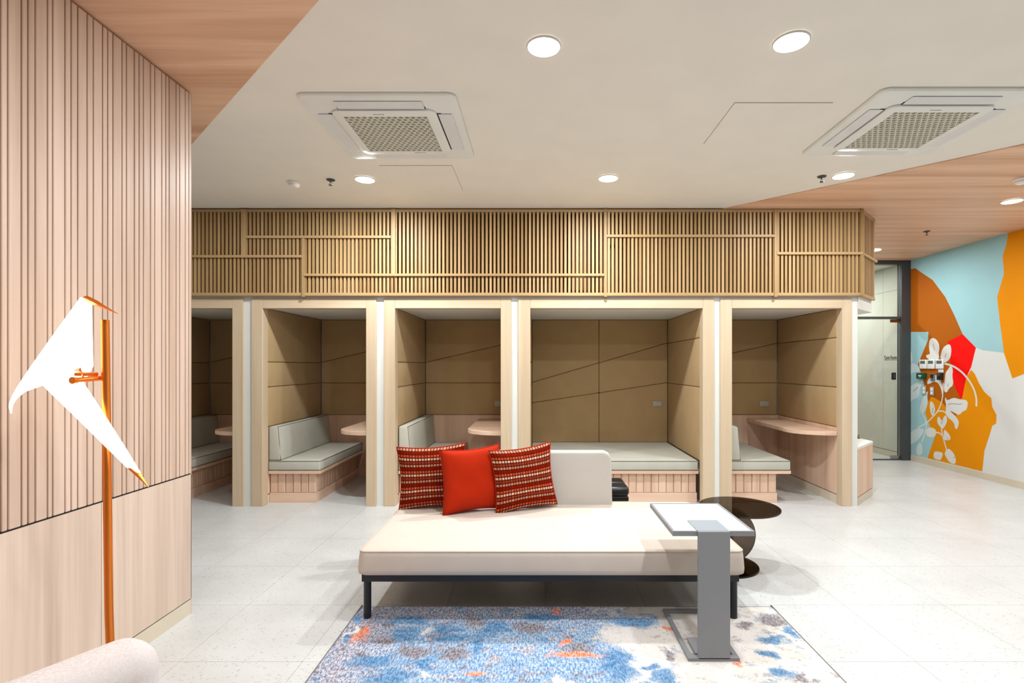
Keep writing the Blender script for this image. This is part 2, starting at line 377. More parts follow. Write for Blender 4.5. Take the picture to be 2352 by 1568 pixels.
M['rug_edge'] = fabric('rug_binding', (120, 112, 108), 0.05)

# ---------------------------------------------------------------- object helpers
def props(o, label=None, cat=None, group=None, kind=None):
    for k, v in (('label', label), ('category', cat), ('group', group), ('kind', kind)):
        if v: o[k] = v
    return o

def thing(name, label, cat, loc=(0, 0, 0), group=None):
    o = D.objects.new(name, None)
    o.empty_display_size = 0.1
    o.location = loc
    COL.objects.link(o)
    return props(o, label, cat, group)

def origin(o):
    v = Vector((0, 0, 0))
    while o is not None:
        v += o.location
        o = o.parent
    return v

class MB:
    """collects shapes in world coordinates"""
    def __init__(self):
        self.bm = bmesh.new()
        self.uv = None
    def box(self, x0, x1, y0, y1, z0, z1):
        v = [self.bm.verts.new(c) for c in ((x0, y0, z0), (x1, y0, z0), (x1, y1, z0), (x0, y1, z0), (x0, y0, z1), (x1, y0, z1), (x1, y1, z1), (x0, y1, z1))]
        for f in ((0, 3, 2, 1), (4, 5, 6, 7), (0, 1, 5, 4), (1, 2, 6, 5), (2, 3, 7, 6), (3, 0, 4, 7)):
            self.bm.faces.new([v[i] for i in f])
        return self
    def prism(self, pts, a, b, axis='Z'):
        """polygon swept from a to b: axis Z pts=(x,y); Y pts=(x,z); X pts=(y,z)"""
        def P(p, t):
            return {'Z': (p[0], p[1], t), 'Y': (p[0], t, p[1]), 'X': (t, p[0], p[1])}[axis]
        va = [self.bm.verts.new(P(p, a)) for p in pts]
        vb = [self.bm.verts.new(P(p, b)) for p in pts]
        n = len(pts)
        self.bm.faces.new(va[::-1]); self.bm.faces.new(vb)
        for i in range(n):
            j = (i + 1) % n
            self.bm.faces.new((va[i], va[j], vb[j], vb[i]))
        return self
    def loft(self, rings, caps=True):
        vr = [[self.bm.verts.new(p) for p in r] for r in rings]
        n = len(vr[0])
        for a, b in zip(vr, vr[1:]):
            for i in range(n):
                j = (i + 1) % n
                self.bm.faces.new((a[i], a[j], b[j], b[i]))
        if caps:
            self.bm.faces.new(vr[0][::-1]); self.bm.faces.new(vr[-1])
        return self
    def tube(self, pts, r, seg=8, closed=False):
        pts = [Vector(p) for p in pts]
        rings = []
        n = len(pts)
        for i, p in enumerate(pts):
            a = pts[i - 1] if (i > 0 or closed) else p
            b = pts[(i + 1) % n] if (i < n - 1 or closed) else p
            d = (b - a).normalized()
            up = Vector((0, 0, 1)) if abs(d.z) < 0.9 else Vector((1, 0, 0))
            s = d.cross(up).normalized(); t = s.cross(d)
            rr = r[i] if isinstance(r, (list, tuple)) else r
            rings.append([p + (s * math.cos(2 * math.pi * k / seg) + t * math.sin(2 * math.pi * k / seg)) * rr for k in range(seg)])
        if closed: rings.append(rings[0])
        self.loft(rings, not closed)
        if closed: bmesh.ops.remove_doubles(self.bm, verts=self.bm.verts, dist=1e-6)
        return self
    def cyl(self, x, y, z0, z1, r, seg=24, r1=None):
        r1 = r if r1 is None else r1
        return self.loft([[(x + q * math.cos(2 * math.pi * k / seg), y + q * math.sin(2 * math.pi * k / seg), z) for k in range(seg)] for q, z in ((r, z0), (r1, z1))])
    def lathe(self, x, y, prof, seg=32):
        return self.loft([[(x + q * math.cos(2 * math.pi * k / seg), y + q * math.sin(2 * math.pi * k / seg), z) for k in range(seg)] for q, z in prof])
    def bevel(self, w, seg=2):
        bmesh.ops.recalc_face_normals(self.bm, faces=self.bm.faces)
        bmesh.ops.bevel(self.bm, geom=list(self.bm.edges), offset=w, segments=seg, affect='EDGES', profile=0.5, clamp_overlap=True)
        return self
    def move(self, mat):
        bmesh.ops.transform(self.bm, matrix=mat, verts=self.bm.verts)
        return self
    def mesh(self, name, mat, org=Vector((0, 0, 0)), smooth=35):
        bmesh.ops.recalc_face_normals(self.bm, faces=self.bm.faces)
        bmesh.ops.translate(self.bm, vec=-org, verts=self.bm.verts)
        me = D.meshes.new(name)
        self.bm.to_mesh(me)
        self.bm.free()
        me.materials.append(mat)
        if smooth:
            me.polygons.foreach_set('use_smooth', [True] * len(me.polygons))
            me.set_sharp_from_angle(angle=math.radians(smooth))
        return me
    def build(self, name, mat, parent=None, smooth=35, loc=None):
        org = origin(parent) if parent else Vector((0, 0, 0))
        base = Vector(loc) if loc is not None else org
        me = self.mesh(name, mat, base, smooth)
        o = D.objects.new(name, me)
        o.parent = parent
        o.location = base - org
        COL.objects.link(o)
        return o

def put(name, me, parent, loc, rotz=0.0):
    """a further piece sharing mesh data"""
    o = D.objects.new(name, me)
    o.parent = parent
    o.location = Vector(loc) - (origin(parent) if parent else Vector((0, 0, 0)))
    o.rotation_euler.z = rotz
    COL.objects.link(o)
    return o

def structure(o, label=None):
    o['kind'] = 'structure'
    if label: o['label'] = label
    return o

def B(*a):
    return MB().box(*a)

def copy_tree(o, parent=None):
    c = o.copy(); COL.objects.link(c)
    if parent is not None:
        c.parent = parent
    for ch in list(o.children):
        copy_tree(ch, c)
    return c

def rrect(x0, x1, y0, y1, r, seg=6):
    pts = []
    for cx, cy, a0 in ((x1 - r, y1 - r, 0), (x0 + r, y1 - r, 90), (x0 + r, y0 + r, 180), (x1 - r, y0 + r, 270)):
        for k in range(seg + 1):
            a = math.radians(a0 + 90 * k / seg)
            pts.append((cx + r * math.cos(a), cy + r * math.sin(a)))
    return pts

# ---------------------------------------------------------------- floor
floor = structure(B(-4.75, 5.9, -1.2, 10.6, -0.08, -0.004).build('floor', M['joint']), 'pale grey speckled terrazzo floor of square tiles')
tile_me = B(-0.2991, 0.2991, -0.2991, 0.2991, -0.0045, 0.0).mesh('tile', M['terrazzo'], smooth=0)
X0, Y0 = 1.85 - 0.6 * 11, 3.73 - 0.6 * 8          # joints of the tile grid
for i in range(18):
    for j in range(19):
        x, y = X0 + 0.6 * i + 0.3, Y0 + 0.6 * j + 0.3
        vis = (-3.0 < x < 5.8 and 1.1 < y < 8.3) or (x < -3.0 and y > 2.9 and y < 6.9)
        if vis and len(floor.children) < 290:
            put('tile', tile_me, floor, (x, y, 0))
B(-4.75, 5.9, -1.2, Y0 + 0.6 * 4 - 0.002, -0.0045, -0.0002).build('floor_screed', M['terrazzo'], floor, 0)
B(-4.75, 5.9, Y0 + 0.6 * 16 + 0.001, 10.6, -0.0045, -0.0002).build('floor_screed', M['terrazzo'], floor, 0)

# ---------------------------------------------------------------- ceiling
ceiling = structure(B(-4.75, 5.9, -1.2, 10.6, CEIL, CEIL + 0.1).build('ceiling', M['ceiling']), 'smooth warm white ceiling crossed by diagonal timber areas')
MB().prism([(-4.5, -1.2), (2.66, -1.2), (-4.235, 5.4), (-4.5, 5.4)], CEIL - 0.008, CEIL, 'Z').build('timber_panel', M['timber_ceiling'], ceiling, 0)
MB().prism([(1.75, 5.43), (5.70, 1.66), (5.70, 7.9), (1.75, 7.9)], CEIL - 0.008, CEIL, 'Z').build('timber_panel', M['timber_ceiling'], ceiling, 0)

# ---------------------------------------------------------------- left wall: timber strips over a plain lower board
XL = -2.023
wl = structure(B(-2.35, XL - 0.012, -0.6, 3.02, 0.0, CEIL - 0.008).build('wall_left', M['groove']), 'pale timber wall with irregular vertical grooves above a plain board')
edges = [3.024] + GROOVE[::-1]
d = [a - b for a, b in zip(GROOVE[1:], GROOVE[:-1])]
y = edges[-1]
k = 0
while y > 0.3:
    y -= d[k % len(d)]; k += 1
    edges.append(y)
for a, b in zip(edges, edges[1:]):
    if a - b < 0.012: continue
    B(XL - 0.012, XL, b + 0.003, a - (0.003 if a < 3.02 else 0), 0.819, CEIL - 0.022).bevel(0.002, 1).build('plank', M['timber_wall'], wl, 0)
B(XL - 0.012, XL, -0.6, edges[-1] - 0.004, 0.819, CEIL - 0.02).build('wall_board', M['timber_wall'], wl, 0)
B(XL - 0.012, XL, 2.402, 3.024, 0.09, 0.812).build('wall_board', M['timber_low'], wl, 0)
B(XL - 0.012, XL, -0.6, 2.399, 0.09, 0.812).build('wall_board', M['timber_low'], wl, 0)
B(-2.35, XL, 3.0201, 3.0245, 0.0, CEIL - 0.02).build('end_board', M['timber_wall'], wl, 0)
B(XL - 0.0118, XL - 0.004, -0.6, 3.02, 0.812, 0.819).build('shadow_gap', M['black_gap'], wl, 0)
B(XL - 0.0118, XL - 0.004, -0.6, 3.02, 0.084, 0.09).build('shadow_gap', M['black_gap'], wl, 0)
structure(B(XL - 0.012, XL - 0.001, -0.6, 3.024, 0.0, 0.084).build('baseboard_left', M['beige'], None, 0), 'beige baseboard under the grooved timber wall')
structure(B(-4.6, -4.46, -0.6, 7.0, 0, CEIL - 0.008).build('wall_far_left', M['white'], None, 0), 'plain unseen wall added behind the grooved wall to block stray light')  # unseen wall, added to keep ambient light off the first booth

# ---------------------------------------------------------------- right wall with the mural
XR = 5.675
wr = structure(B(XR, XR + 0.15, -0.6, 7.97, 0, CEIL - 0.008).build('wall_right', M['mural_white'], None, 0), 'white wall painted with large coloured shapes and white leaves')
def paint(name, pts, t, mat):
    pts = [(max(p[0], -0.5), min(p[1], CEIL - 0.01)) for p in pts]
    return MB().prism(pts, XR - t, XR + 0.001, 'X').build(name, M[mat], wr, 0)
for key, mat in (('blue_top', 'blue_paint'), ('blue_low', 'blue_paint'), ('brown', 'brown_paint'), ('amber_low', 'amber_paint'), ('red', 'red_paint'), ('amber_right', 'amber_paint')):
    o = paint('painted_patch', PATCH[key], 0.0012 if key != 'red' else 0.0014, mat)
    o['label'] = mat.split('_')[0].replace('blue', 'pale blue') + ' painted patch'
def smooth_poly(pts, closed=True, it=2):
    for _ in range(it):
        out = []
        n = len(pts)
        for i in range(n if closed else n - 1):
            a, b = pts[i], pts[(i + 1) % n]
            out += [(a[0] * .75 + b[0] * .25, a[1] * .75 + b[1] * .25), (a[0] * .25 + b[0] * .75, a[1] * .25 + b[1] * .75)]
        if not closed: out = [pts[0]] + out + [pts[-1]]
        pts = out
    return pts
for pts in LEAF:
    pale = sum(p[0] for p in pts) / len(pts) > 7.56
    paint('painted_leaf', smooth_poly(pts, True, 1), 0.0026, 'leaf_pale' if pale else 'leaf_paint')
def ribbon(pts, w):
    pts = [Vector((p[0], p[1])) for p in smooth_poly(pts, False, 2)]
    L, R = [], []
    for i, p in enumerate(pts):
        dv = (pts[min(i + 1, len(pts) - 1)] - pts[max(i - 1, 0)])
        if dv.length < 1e-9: dv = Vector((0, 1))
        dv.normalize(); nn = Vector((-dv.y, dv.x)) * w / 2
        L.append(tuple(p + nn)); R.append(tuple(p - nn))
    return L + R[::-1]
for i, pts in enumerate(STEM):
    paint('painted_stem', ribbon(pts, 0.026 if i == 0 else 0.018), 0.0017 + 0.0001 * i, 'leaf_paint')
for pts in ([(7.42, 1.76), (7.41, 1.70), (7.40, 1.66)], [(7.19, 1.61), (7.21, 1.55)], [(7.16, 0.905), (7.08, 0.925), (6.99, 0.918), (6.92, 0.93)], [(7.15, 1.20), (7.16, 1.15)], [(7.275, 0.62), (7.25, 0.68)], [(7.06, 0.185), (7.04, 0.2)], [(7.82, 1.05), (7.72, 1.12)], [(7.43, 0.84), (7.44, 0.76)], [(7.17, 0.45), (7.16, 0.42)]):
    paint('painted_vein', ribbon(pts, 0.006), 0.0031, 'vein_paint')
structure(B(XR - 0.012, XR - 0.0002, -0.6, 7.86, 0.0, 0.085).build('baseboard_right', M['beige'], None, 0), 'beige baseboard under the painted wall')

# ---------------------------------------------------------------- booth wall (piers, header)
YF = 5.33
BOOTHS = [(-4.275, -3.137), (-2.826, -1.763), (-1.465, -0.38), (-0.076, 1.696), (1.996, 3.128)]
OUTER = [(-4.39, -3.025), (-2.941, -1.657), (-1.581, -0.272), (-0.201, 1.812), (1.875, 3.229)]
wb = MB()
strips = [(-4.45, OUTER[0][0])] + [(OUTER[i][1], OUTER[i + 1][0]) for i in range(4)] + [(OUTER[4][1], 3.294)]
for a, b in strips: wb.box(a + 0.001, b - 0.001, YF, 5.42, 0, 2.135)
piers = [(-4.45, BOOTHS[0][0] - 0.052)] + [(BOOTHS[i][1] + 0.052, BOOTHS[i + 1][0] - 0.052) for i in range(4)] + [(BOOTHS[4][1] + 0.052, 3.294)]
for a, b in piers: wb.box(a, b, 5.421, 6.9, 0, 2.06)
wb.box(-4.45, 3.294, 6.83, 6.95, 0, 2.06)
wb.box(-4.45, 3.294, YF, 5.42, 2.137, 2.16)
wb.box(-4.45, 3.294, 5.421, 6.95, 2.062, 2.16)
structure(wb.build('wall_back', M['white'], None, 0), 'white wall into which the row of seating booths is set')
wh = MB().prism([(3.296, 5.325), (3.70, 5.73), (3.70, 6.95), (3.296, 6.95)], 2.03, 2.157, 'Z')
structure(wh.build('trim_1', M['white'], None, 0), 'white angled header over the pass-through beside the last booth')
structure(B(3.2, 3.294, 6.951, 7.97, 0, CEIL - 0.01).build('wall_end', M['white'], None, 0))

# ---------------------------------------------------------------- quiet room seen through glass
XQ = 5.57
qw = structure(B(XQ + 0.01, XQ + 0.1, 7.98, 10.4, 0, 3.0).build('wall_quiet_room', M['groove'], None, 0), 'greenish beige panelled wall behind the glass door')
for y0, y1 in ((7.98, 8.348), (8.353, 9.25), (9.255, 10.4)):
    for z0, z1 in ((0.105, 2.614), (2.618, 3.0)):
        B(XQ, XQ + 0.01, y0, y1, z0, z1).build('wall_panel', M['quiet_wall'], qw, 0)
B(XQ, XQ + 0.01, 7.98, 10.4, 0, 0.095).build('plinth', M['beige'], qw, 0)
structure(B(3.3, 5.67, 10.4, 10.5, 0, 3.0).build('wall_quiet_room_back', M['quiet_wall'], None, 0))
structure(B(3.3, 5.9, 7.98, 10.5, 3.0, 3.04).build('ceiling_quiet_room', M['ceiling'], None, 0), 'ceiling of the room behind the glass')

win = structure(B(5.535, XR - 0.001, 7.87, 7.97, 0, CEIL - 0.01).build('window_1', M['dark_frame'], None, 0), 'dark grey frame of the glass partition')
B(3.3, 5.534, 7.87, 7.97, 2.985, CEIL - 0.01).build('window_frame', M['dark_frame'], win, 0)
B(3.3, 5.534, 7.88, 7.96, 2.152, 2.187).build('window_transom', M['dark_frame'], win, 0)
B(3.3, 5.534, 7.915, 7.925, 2.1875, 2.9845).build('window_pane', M['glass'], win, 0)
B(3.3, 4.55, 7.915, 7.925, 0.012, 2.1515).build('window_pane', M['glass'], win, 0)
B(3.3, 5.534, 7.89, 7.95, 0.0005, 0.011).build('window_sill', M['dark_frame'], win, 0)
dr = structure(B(4.56, 5.528, 7.916, 7.926, 0.018, 2.148).build('door_1', M['glass'], None, 0), 'frameless clear glass door below the dark transom')
B(5.40, 5.53, 7.905, 7.937, 2.10, 2.146).bevel(0.003, 1).build('top_hinge', M['bronze'], dr)
B(5.40, 5.53, 7.905, 7.937, 0.02, 0.068).bevel(0.003, 1).build('bottom_hinge', M['steel'], dr)
lk = B(5.405, 5.465, 7.89, 7.915, 1.225, 1.335).bevel(0.006, 2).build('lock', M['black'], dr)
B(5.425, 5.45, 7.885, 7.89, 1.25, 1.31).build('lock_handle', M['dark_frame'], lk)
# sign lettering on the panelled wall
sg = thing('room_sign', 'thin grey lettering reading Quiet Room behind the glass door', 'sign', (XQ, 8.32, 1.53))
cu = D.curves.new('lettering', 'FONT')
cu.body = 'Quiet Room'; cu.size = 0.088; cu.extrude = 0.002; cu.offset = -0.0016; cu.space_character = 0.93
cu.materials.append(M['sign_grey'])
tmp = D.objects.new('lettering_curve', cu); COL.objects.link(tmp)
bpy.context.view_layer.update()
me = D.meshes.new_from_object(tmp.evaluated_get(bpy.context.evaluated_depsgraph_get()))
D.objects.remove(tmp)
if not me.materials: me.materials.append(M['sign_grey'])
tx = D.objects.new('lettering', me); COL.objects.link(tx)
tx.parent = sg
tx.matrix_local = Matrix(((0, 0, -1, -0.004), (-0.70, 0, 0, 0), (0, 1, 0, 0.012), (0, 0, 0, 1)))
B(XQ - 0.004, XQ - 0.0002, 7.985, 8.32, 1.527, 1.532).build('underline', M['sign_grey'], sg, 0)

# ---------------------------------------------------------------- ceiling lamps
def downlight(x, y, label, z=CEIL - 0.001, power=LAMP_POWER, r=0.082):
    t = thing('ceiling_downlight', label, 'ceiling light', (x, y, z), 'recessed round downlights')
    MB().lathe(x, y, [(r - 0.002, z - 0.001), (r - 0.001, z - 0.009), (r + 0.003, z - 0.009), (r + 0.006, z - 0.001)]).build('trim_ring', M['white'], t)
    MB().lathe(x, y, [(r - 0.0025, z - 0.0005), (r - 0.0025, z - 0.0075)]).build('diffuser', M['diffuser'], t)
    ld = D.lights.new('lamp', 'AREA')
    ld.shape = 'DISK'; ld.size = 2 * r - 0.03; ld.energy = power; ld.color = LAMP_COLOR
    lo = D.objects.new('lamp', ld)
    lo.parent = t; lo.location = (0, 0, -0.011)
    COL.objects.link(lo)
    return t
downlight(0.031, 2.595, 'large bright round downlight in the middle of the white ceiling', power=LAMP_POWER * 0.63)
downlight(1.252, 2.557, 'large bright round downlight above and right of the centre, next to the second air conditioner', power=LAMP_POWER * 0.64)
downlight(-1.487, 4.455, 'small downlight between the sprinkler and the first air conditioner', power=LAMP_POWER * 1.15)
downlight(0.603, 4.424, 'small downlight above the wide booth', power=LAMP_POWER * 1.1)
downlight(2.576, 4.363, 'small downlight beside the sprinkler at the timber edge', power=LAMP_POWER * 0.8)
TZ = CEIL - 0.009
downlight(4.60, 5.02, 'downlight in the timber ceiling in front of the painted wall', TZ, LAMP_POWER * 0.6)
downlight(4.65, 7.15, 'downlight in the timber ceiling near the glass door, half hidden by the screen', TZ, LAMP_POWER * 0.55)
for x, y, z, p, lb in ((-1.25, 0.85, TZ, 0.28, 'downlight in the timber ceiling nearest the grooved wall, out of view'), (1.25, 0.75, CEIL - 0.001, 0.9, 'downlight in the white ceiling right above the viewer, out of view'), (0.03, 0.72, CEIL - 0.001, 0.4, 'unseen downlight added at the timber ceiling edge above the viewer for front light'),  # all unseen; the timber-edge one is added to light the sofa front
                    (3.4, 2.4, CEIL - 0.001, 0.2, 'downlight in the white ceiling beyond the right air conditioner'), (4.7, 2.9, TZ, 0.3, 'downlight in the timber ceiling far to the right, out of view'),
                    (3.2, 0.7, CEIL - 0.001, 0.3, 'downlight in the white ceiling behind the viewer on the right'), (-3.2, 4.3, TZ, 0.15, 'downlight in the timber ceiling in front of the first booth')):
    downlight(x, y, lb, z, LAMP_POWER * p)
downlight(4.55, 8.9, 'downlight in the room behind the glass', 2.999, LAMP_POWER * 1.1)

# ---------------------------------------------------------------- air conditioners
def air_conditioner(x0, y0, s=0.944, depth=0.940):
    z = CEIL
    cx, cy = x0 + s / 2, y0 + depth / 2
    t = thing('ceiling_air_conditioner', 'white', 'air conditioner', (cx, cy, z), 'cassette air conditioners')
    MB().loft([[(p[0], p[1], zz) for p in rrect(x0 + i, x0 + s - i, y0 + i, y0 + depth - i, 0.05)] for i, zz in ((0, z - 0.002), (0.0, z - 0.012), (0.006, z - 0.02), (0.03, z - 0.026))]).build('outer_panel', M['ac_white'], t, 30)
    zi = z - 0.026
    q = 0.365
    # four air flaps with a dark slot each
    for k in range(4):
        a = k * math.pi / 2
        R = Matrix.Translation((cx, cy, 0)) @ Matrix.Rotation(a, 4, 'Z')
        B(-0.27, 0.27, 0.318, 0.352, zi - 0.002, zi + 0.001).move(R).build('air_slot', M['black_gap'], t, 0)
        B(-0.265, 0.265, 0.333, 0.42, zi - 0.007, zi - 0.0025).bevel(0.002, 1).move(R).build('air_flap', M['ac_grey'], t, 0)
    h = 0.262
    o = MB()
    out = rrect(cx - 0.325, cx + 0.325, cy - 0.325, cy + 0.325, 0.06, 6)
    # raised centre panel as a ring round the grille
    n = len(out)
    def inner(p):
        dx, dy = p[0] - cx, p[1] - cy
        m_ = max(abs(dx), abs(dy))
        return (cx + dx / m_ * h, cy + dy / m_ * h)
    o.loft([[(p[0], p[1], zi - 0.0022) for p in out], [(p[0], p[1], zi - 0.014) for p in out], [(cx + (p[0] - cx) * 0.975, cy + (p[1] - cy) * 0.975, zi - 0.019) for p in out], [inner(p) + (zi - 0.019,) for p in out], [inner(p) + (zi - 0.0022,) for p in out]], False)
    o.build('centre_panel', M['ac_white'], t, 30)
    B(cx - h, cx + h, cy - h, cy + h, zi - 0.004, zi - 0.0025).build('grille_back', M['ac_dark'], t, 0)
    g = MB()
    N = 17
    st = 2 * h / N
    def bar(ax, ay, bx, by, w=0.0029):
        v = Vector((bx - ax, by - ay)); L = v.length
        if L < 0.01: return
        v.normalize(); nx, ny = -v.y * w, v.x * w
        g.prism([(ax + nx, ay + ny), (ax - nx, ay - ny), (bx - nx, by - ny), (bx + nx, by + ny)], zi - 0.018, zi - 0.006, 'Z')
    for i in range(1, N):
        yy = cy - h + st * i
        bar(cx - h, yy, cx + h, yy)
    def clip(c, sgn):
        # line x = sgn*(y)*0.577.. in local grid coordinates, clipped to the square
        pts = []
        for tt in range(-60, 61):
            yy = h * tt / 60
            xx = c + sgn * yy * 0.62
            if abs(xx) <= h: pts.append((xx, yy))
        if len(pts) > 2: bar(cx + pts[0][0], cy + pts[0][1], cx + pts[-1][0], cy + pts[-1][1])
    stx = st * 1.24
    for i in range(-24, 25):
        clip(stx * i, 1); clip(stx * i, -1)
    o = g.build('grille', M['ac_lattice'], t, 0)
    # small printed marks near the grille
    for (mx, my, w) in ((-0.03, -0.29, 0.035), (0.10, 0.288, 0.04)):
        mk = MB()
        for k in range(6):
            mk.box(cx + mx - w + k * w / 3, cx + mx - w + k * w / 3 + w * 0.24, cy + my - 0.003, cy + my + 0.003, zi - 0.0196, zi - 0.0188)
        mk.build('printed_mark', M['socket_dark'], t, 0)
    return t
ac = air_conditioner(-1.429, 3.036)
ac['label'] = 'white cassette air conditioner above the seating, between the timber ceiling and first downlight'
ac2 = copy_tree(ac)
ac2.location = (1.99 + 0.472, 2.98 + 0.47, CEIL)
ac2['label'] = 'white cassette air conditioner nearest the painted wall, beside the diagonal timber edge'

# ---------------------------------------------------------------- hatches, detectors, sprinklers
def hatch(x0, x1, y0, y1, label):
    t = thing('ceiling_hatch', label, 'access hatch', ((x0 + x1) / 2, (y0 + y1) / 2, CEIL), 'ceiling access hatches')
    B(x0, x1, y0, y1, CEIL - 0.002, CEIL - 0.0002).build('gap', M['hatch_gap'], t, 0)
    B(x0 + 0.002, x1 - 0.002, y0 + 0.002, y1 - 0.002, CEIL - 0.004, CEIL - 0.0021).build('hatch_panel', M['ceiling'], t, 0)
hatch(-1.27, -0.685, 4.15, 4.745, 'flush square ceiling hatch directly behind the first air conditioner')
hatch(1.2, 1.8, 3.155, 3.745, 'flush square ceiling hatch left of the second air conditioner')
def detector(x, y, z, label):
    t = thing('smoke_detector', label, 'smoke detector', (x, y, z), 'smoke detectors')
    MB().lathe(x, y, [(0.055, z), (0.055, z - 0.012), (0.05, z - 0.016)]).build('base', M['ceiling'], t)
    MB().lathe(x, y, [(0.044, z - 0.0162), (0.042, z - 0.036), (0.03, z - 0.044), (0.01, z - 0.046)]).build('sensor', M['ceiling'], t)
detector(-2.13, 4.53, CEIL - 0.001, 'cream round smoke detector left of the sprinkler on the white ceiling')
detector(4.13, 4.42, TZ, 'white round smoke detector on the timber ceiling')
def sprinkler(x, y, z, label):
    t = thing('fire_sprinkler', label, 'sprinkler', (x, y, z), 'pendent fire sprinklers')
    MB().lathe(x, y, [(0.036, z), (0.034, z - 0.006), (0.014, z - 0.010)]).build('escutcheon', M['dark_frame'], t)
    m = MB().cyl(x, y, z - 0.024, z - 0.0102, 0.008, 12)
    for s in (-1, 1): m.tube([(x + s * 0.006, y, z - 0.022), (x + s * 0.012, y, z - 0.032), (x, y, z - 0.044)], 0.0025, 6)
    m.build('body', M['dark_frame'], t)
    MB().cyl(x, y, z - 0.048, z - 0.0445, 0.017, 16).build('deflector', M['dark_frame'], t)
sprinkler(-1.787, 4.47, CEIL - 0.001, 'small dark sprinkler between the smoke detector and a downlight')
sprinkler(2.41, 4.39, CEIL - 0.001, 'small dark sprinkler left of the downlight at the timber edge')
sprinkler(4.63, 6.16, TZ, 'small dark sprinkler on the timber ceiling near the glass door')
props(MB().lathe(5.05, 7.15, [(0.012, TZ), (0.012, TZ - 0.01), (0.006, TZ - 0.025)], 12).build('ceiling_marker', M['yellow']), 'tiny yellow marker on the timber ceiling before the glass door', 'marker')

# ---------------------------------------------------------------- slatted screen over the booths
YS = 5.28
sc_ = thing('slatted_screen', 'long slatted timber screen above the booths, turning the corner', 'screen', (-0.6, YS, 2.157))
Z0, Z1 = 2.157, 3.036
me = B(-0.011, 0.011, 0, 0.034, 2.172, 3.022).mesh('slat', M['lattice'], Vector((0, 0, 0)), 0)
n = 0
x = -4.42
while x < 3.27:
    put('slat', me, sc_, (x, YS, 0)); x += 0.0402
C0 = Vector((3.30, 5.283)); C1 = Vector((3.70, 5.683))
for i in range(1, 14):
    p = C0.lerp(C1, i / 13.5)
    put('slat', me, sc_, (p.x, p.y, 0), math.pi / 4)
B(-4.45, 3.31, YS - 0.005, YS + 0.04, Z0, Z0 + 0.03).build('bottom_rail', M['lattice_x'], sc_, 0)
B(-4.45, 3.31, YS - 0.005, YS + 0.04, Z1 - 0.026, Z1).build('top_rail', M['lattice_x'], sc_, 0)
def diag(z0, z1, off=0.0, t=0.045, ext=0.0):
    dv = Vector((1, 1)).normalized(); nv = Vector((1, -1)).normalized()
    a = C0 + nv * off; b = C1 + nv * off + dv * ext
    return MB().prism([tuple(a), tuple(b), tuple(b - nv * t), tuple(a - nv * t)], z0, z1, 'Z')
diag(Z0, Z0 + 0.03, 0.005).build('bottom_rail', M['lattice_x'], sc_, 0)
diag(Z1 - 0.026, Z1, 0.005).build('top_rail', M['lattice_x'], sc_, 0)
def rail(x0, x1, z):
    B(x0, x1, YS - 0.022, YS - 0.0005, z - 0.012, z + 0.012).build('rail', M['lattice_x'], sc_, 0)
def post(x0, x1, z0, z1):
    B(x0, x1, YS - 0.016, YS + 0.03, z0, z1).build('post', M['lattice'], sc_, 0)
K = 0.00442
def zx(v): return 1.45 + (838 - v) * K
def xx(u): return (u - 1235) * K
rail(-4.45, xx(692), zx(588)); rail(xx(563), xx(897), zx(543.3)); rail(xx(697), xx(1389), zx(630.5)); rail(xx(1394), xx(1782), zx(541)); rail(xx(1785), 3.305, zx(581))
diag(zx(581) - 0.012, zx(581) + 0.012, 0.022, 0.0215, 0.02).build('rail', M['lattice_x'], sc_, 0)
post(xx(552), xx(563), zx(588), Z1); post(xx(692), xx(698), Z0 - 0.012, zx(543)); post(xx(897.5), xx(907), zx(630), Z1 + 0.002)
post(xx(1388), xx(1394.5), Z0 - 0.012, Z1 + 0.004); post(xx(1780), xx(1786.5), Z0 - 0.012, Z1 + 0.004); post(3.288, 3.318, Z0 + 0.001, Z1)
B(-4.45, 3.29, 5.46, 5.48, Z0 + 0.004, Z1).build('backing_board', M['lattice_back_shade'], sc_, 0)
MB().prism([(3.291, 5.47), (3.60, 5.779), (3.60, 6.9), (3.58, 6.9), (3.58, 5.79), (3.291, 5.501)], Z0 + 0.004, Z1, 'Z').build('backing_board', M['lattice_back_shade'], sc_, 0)

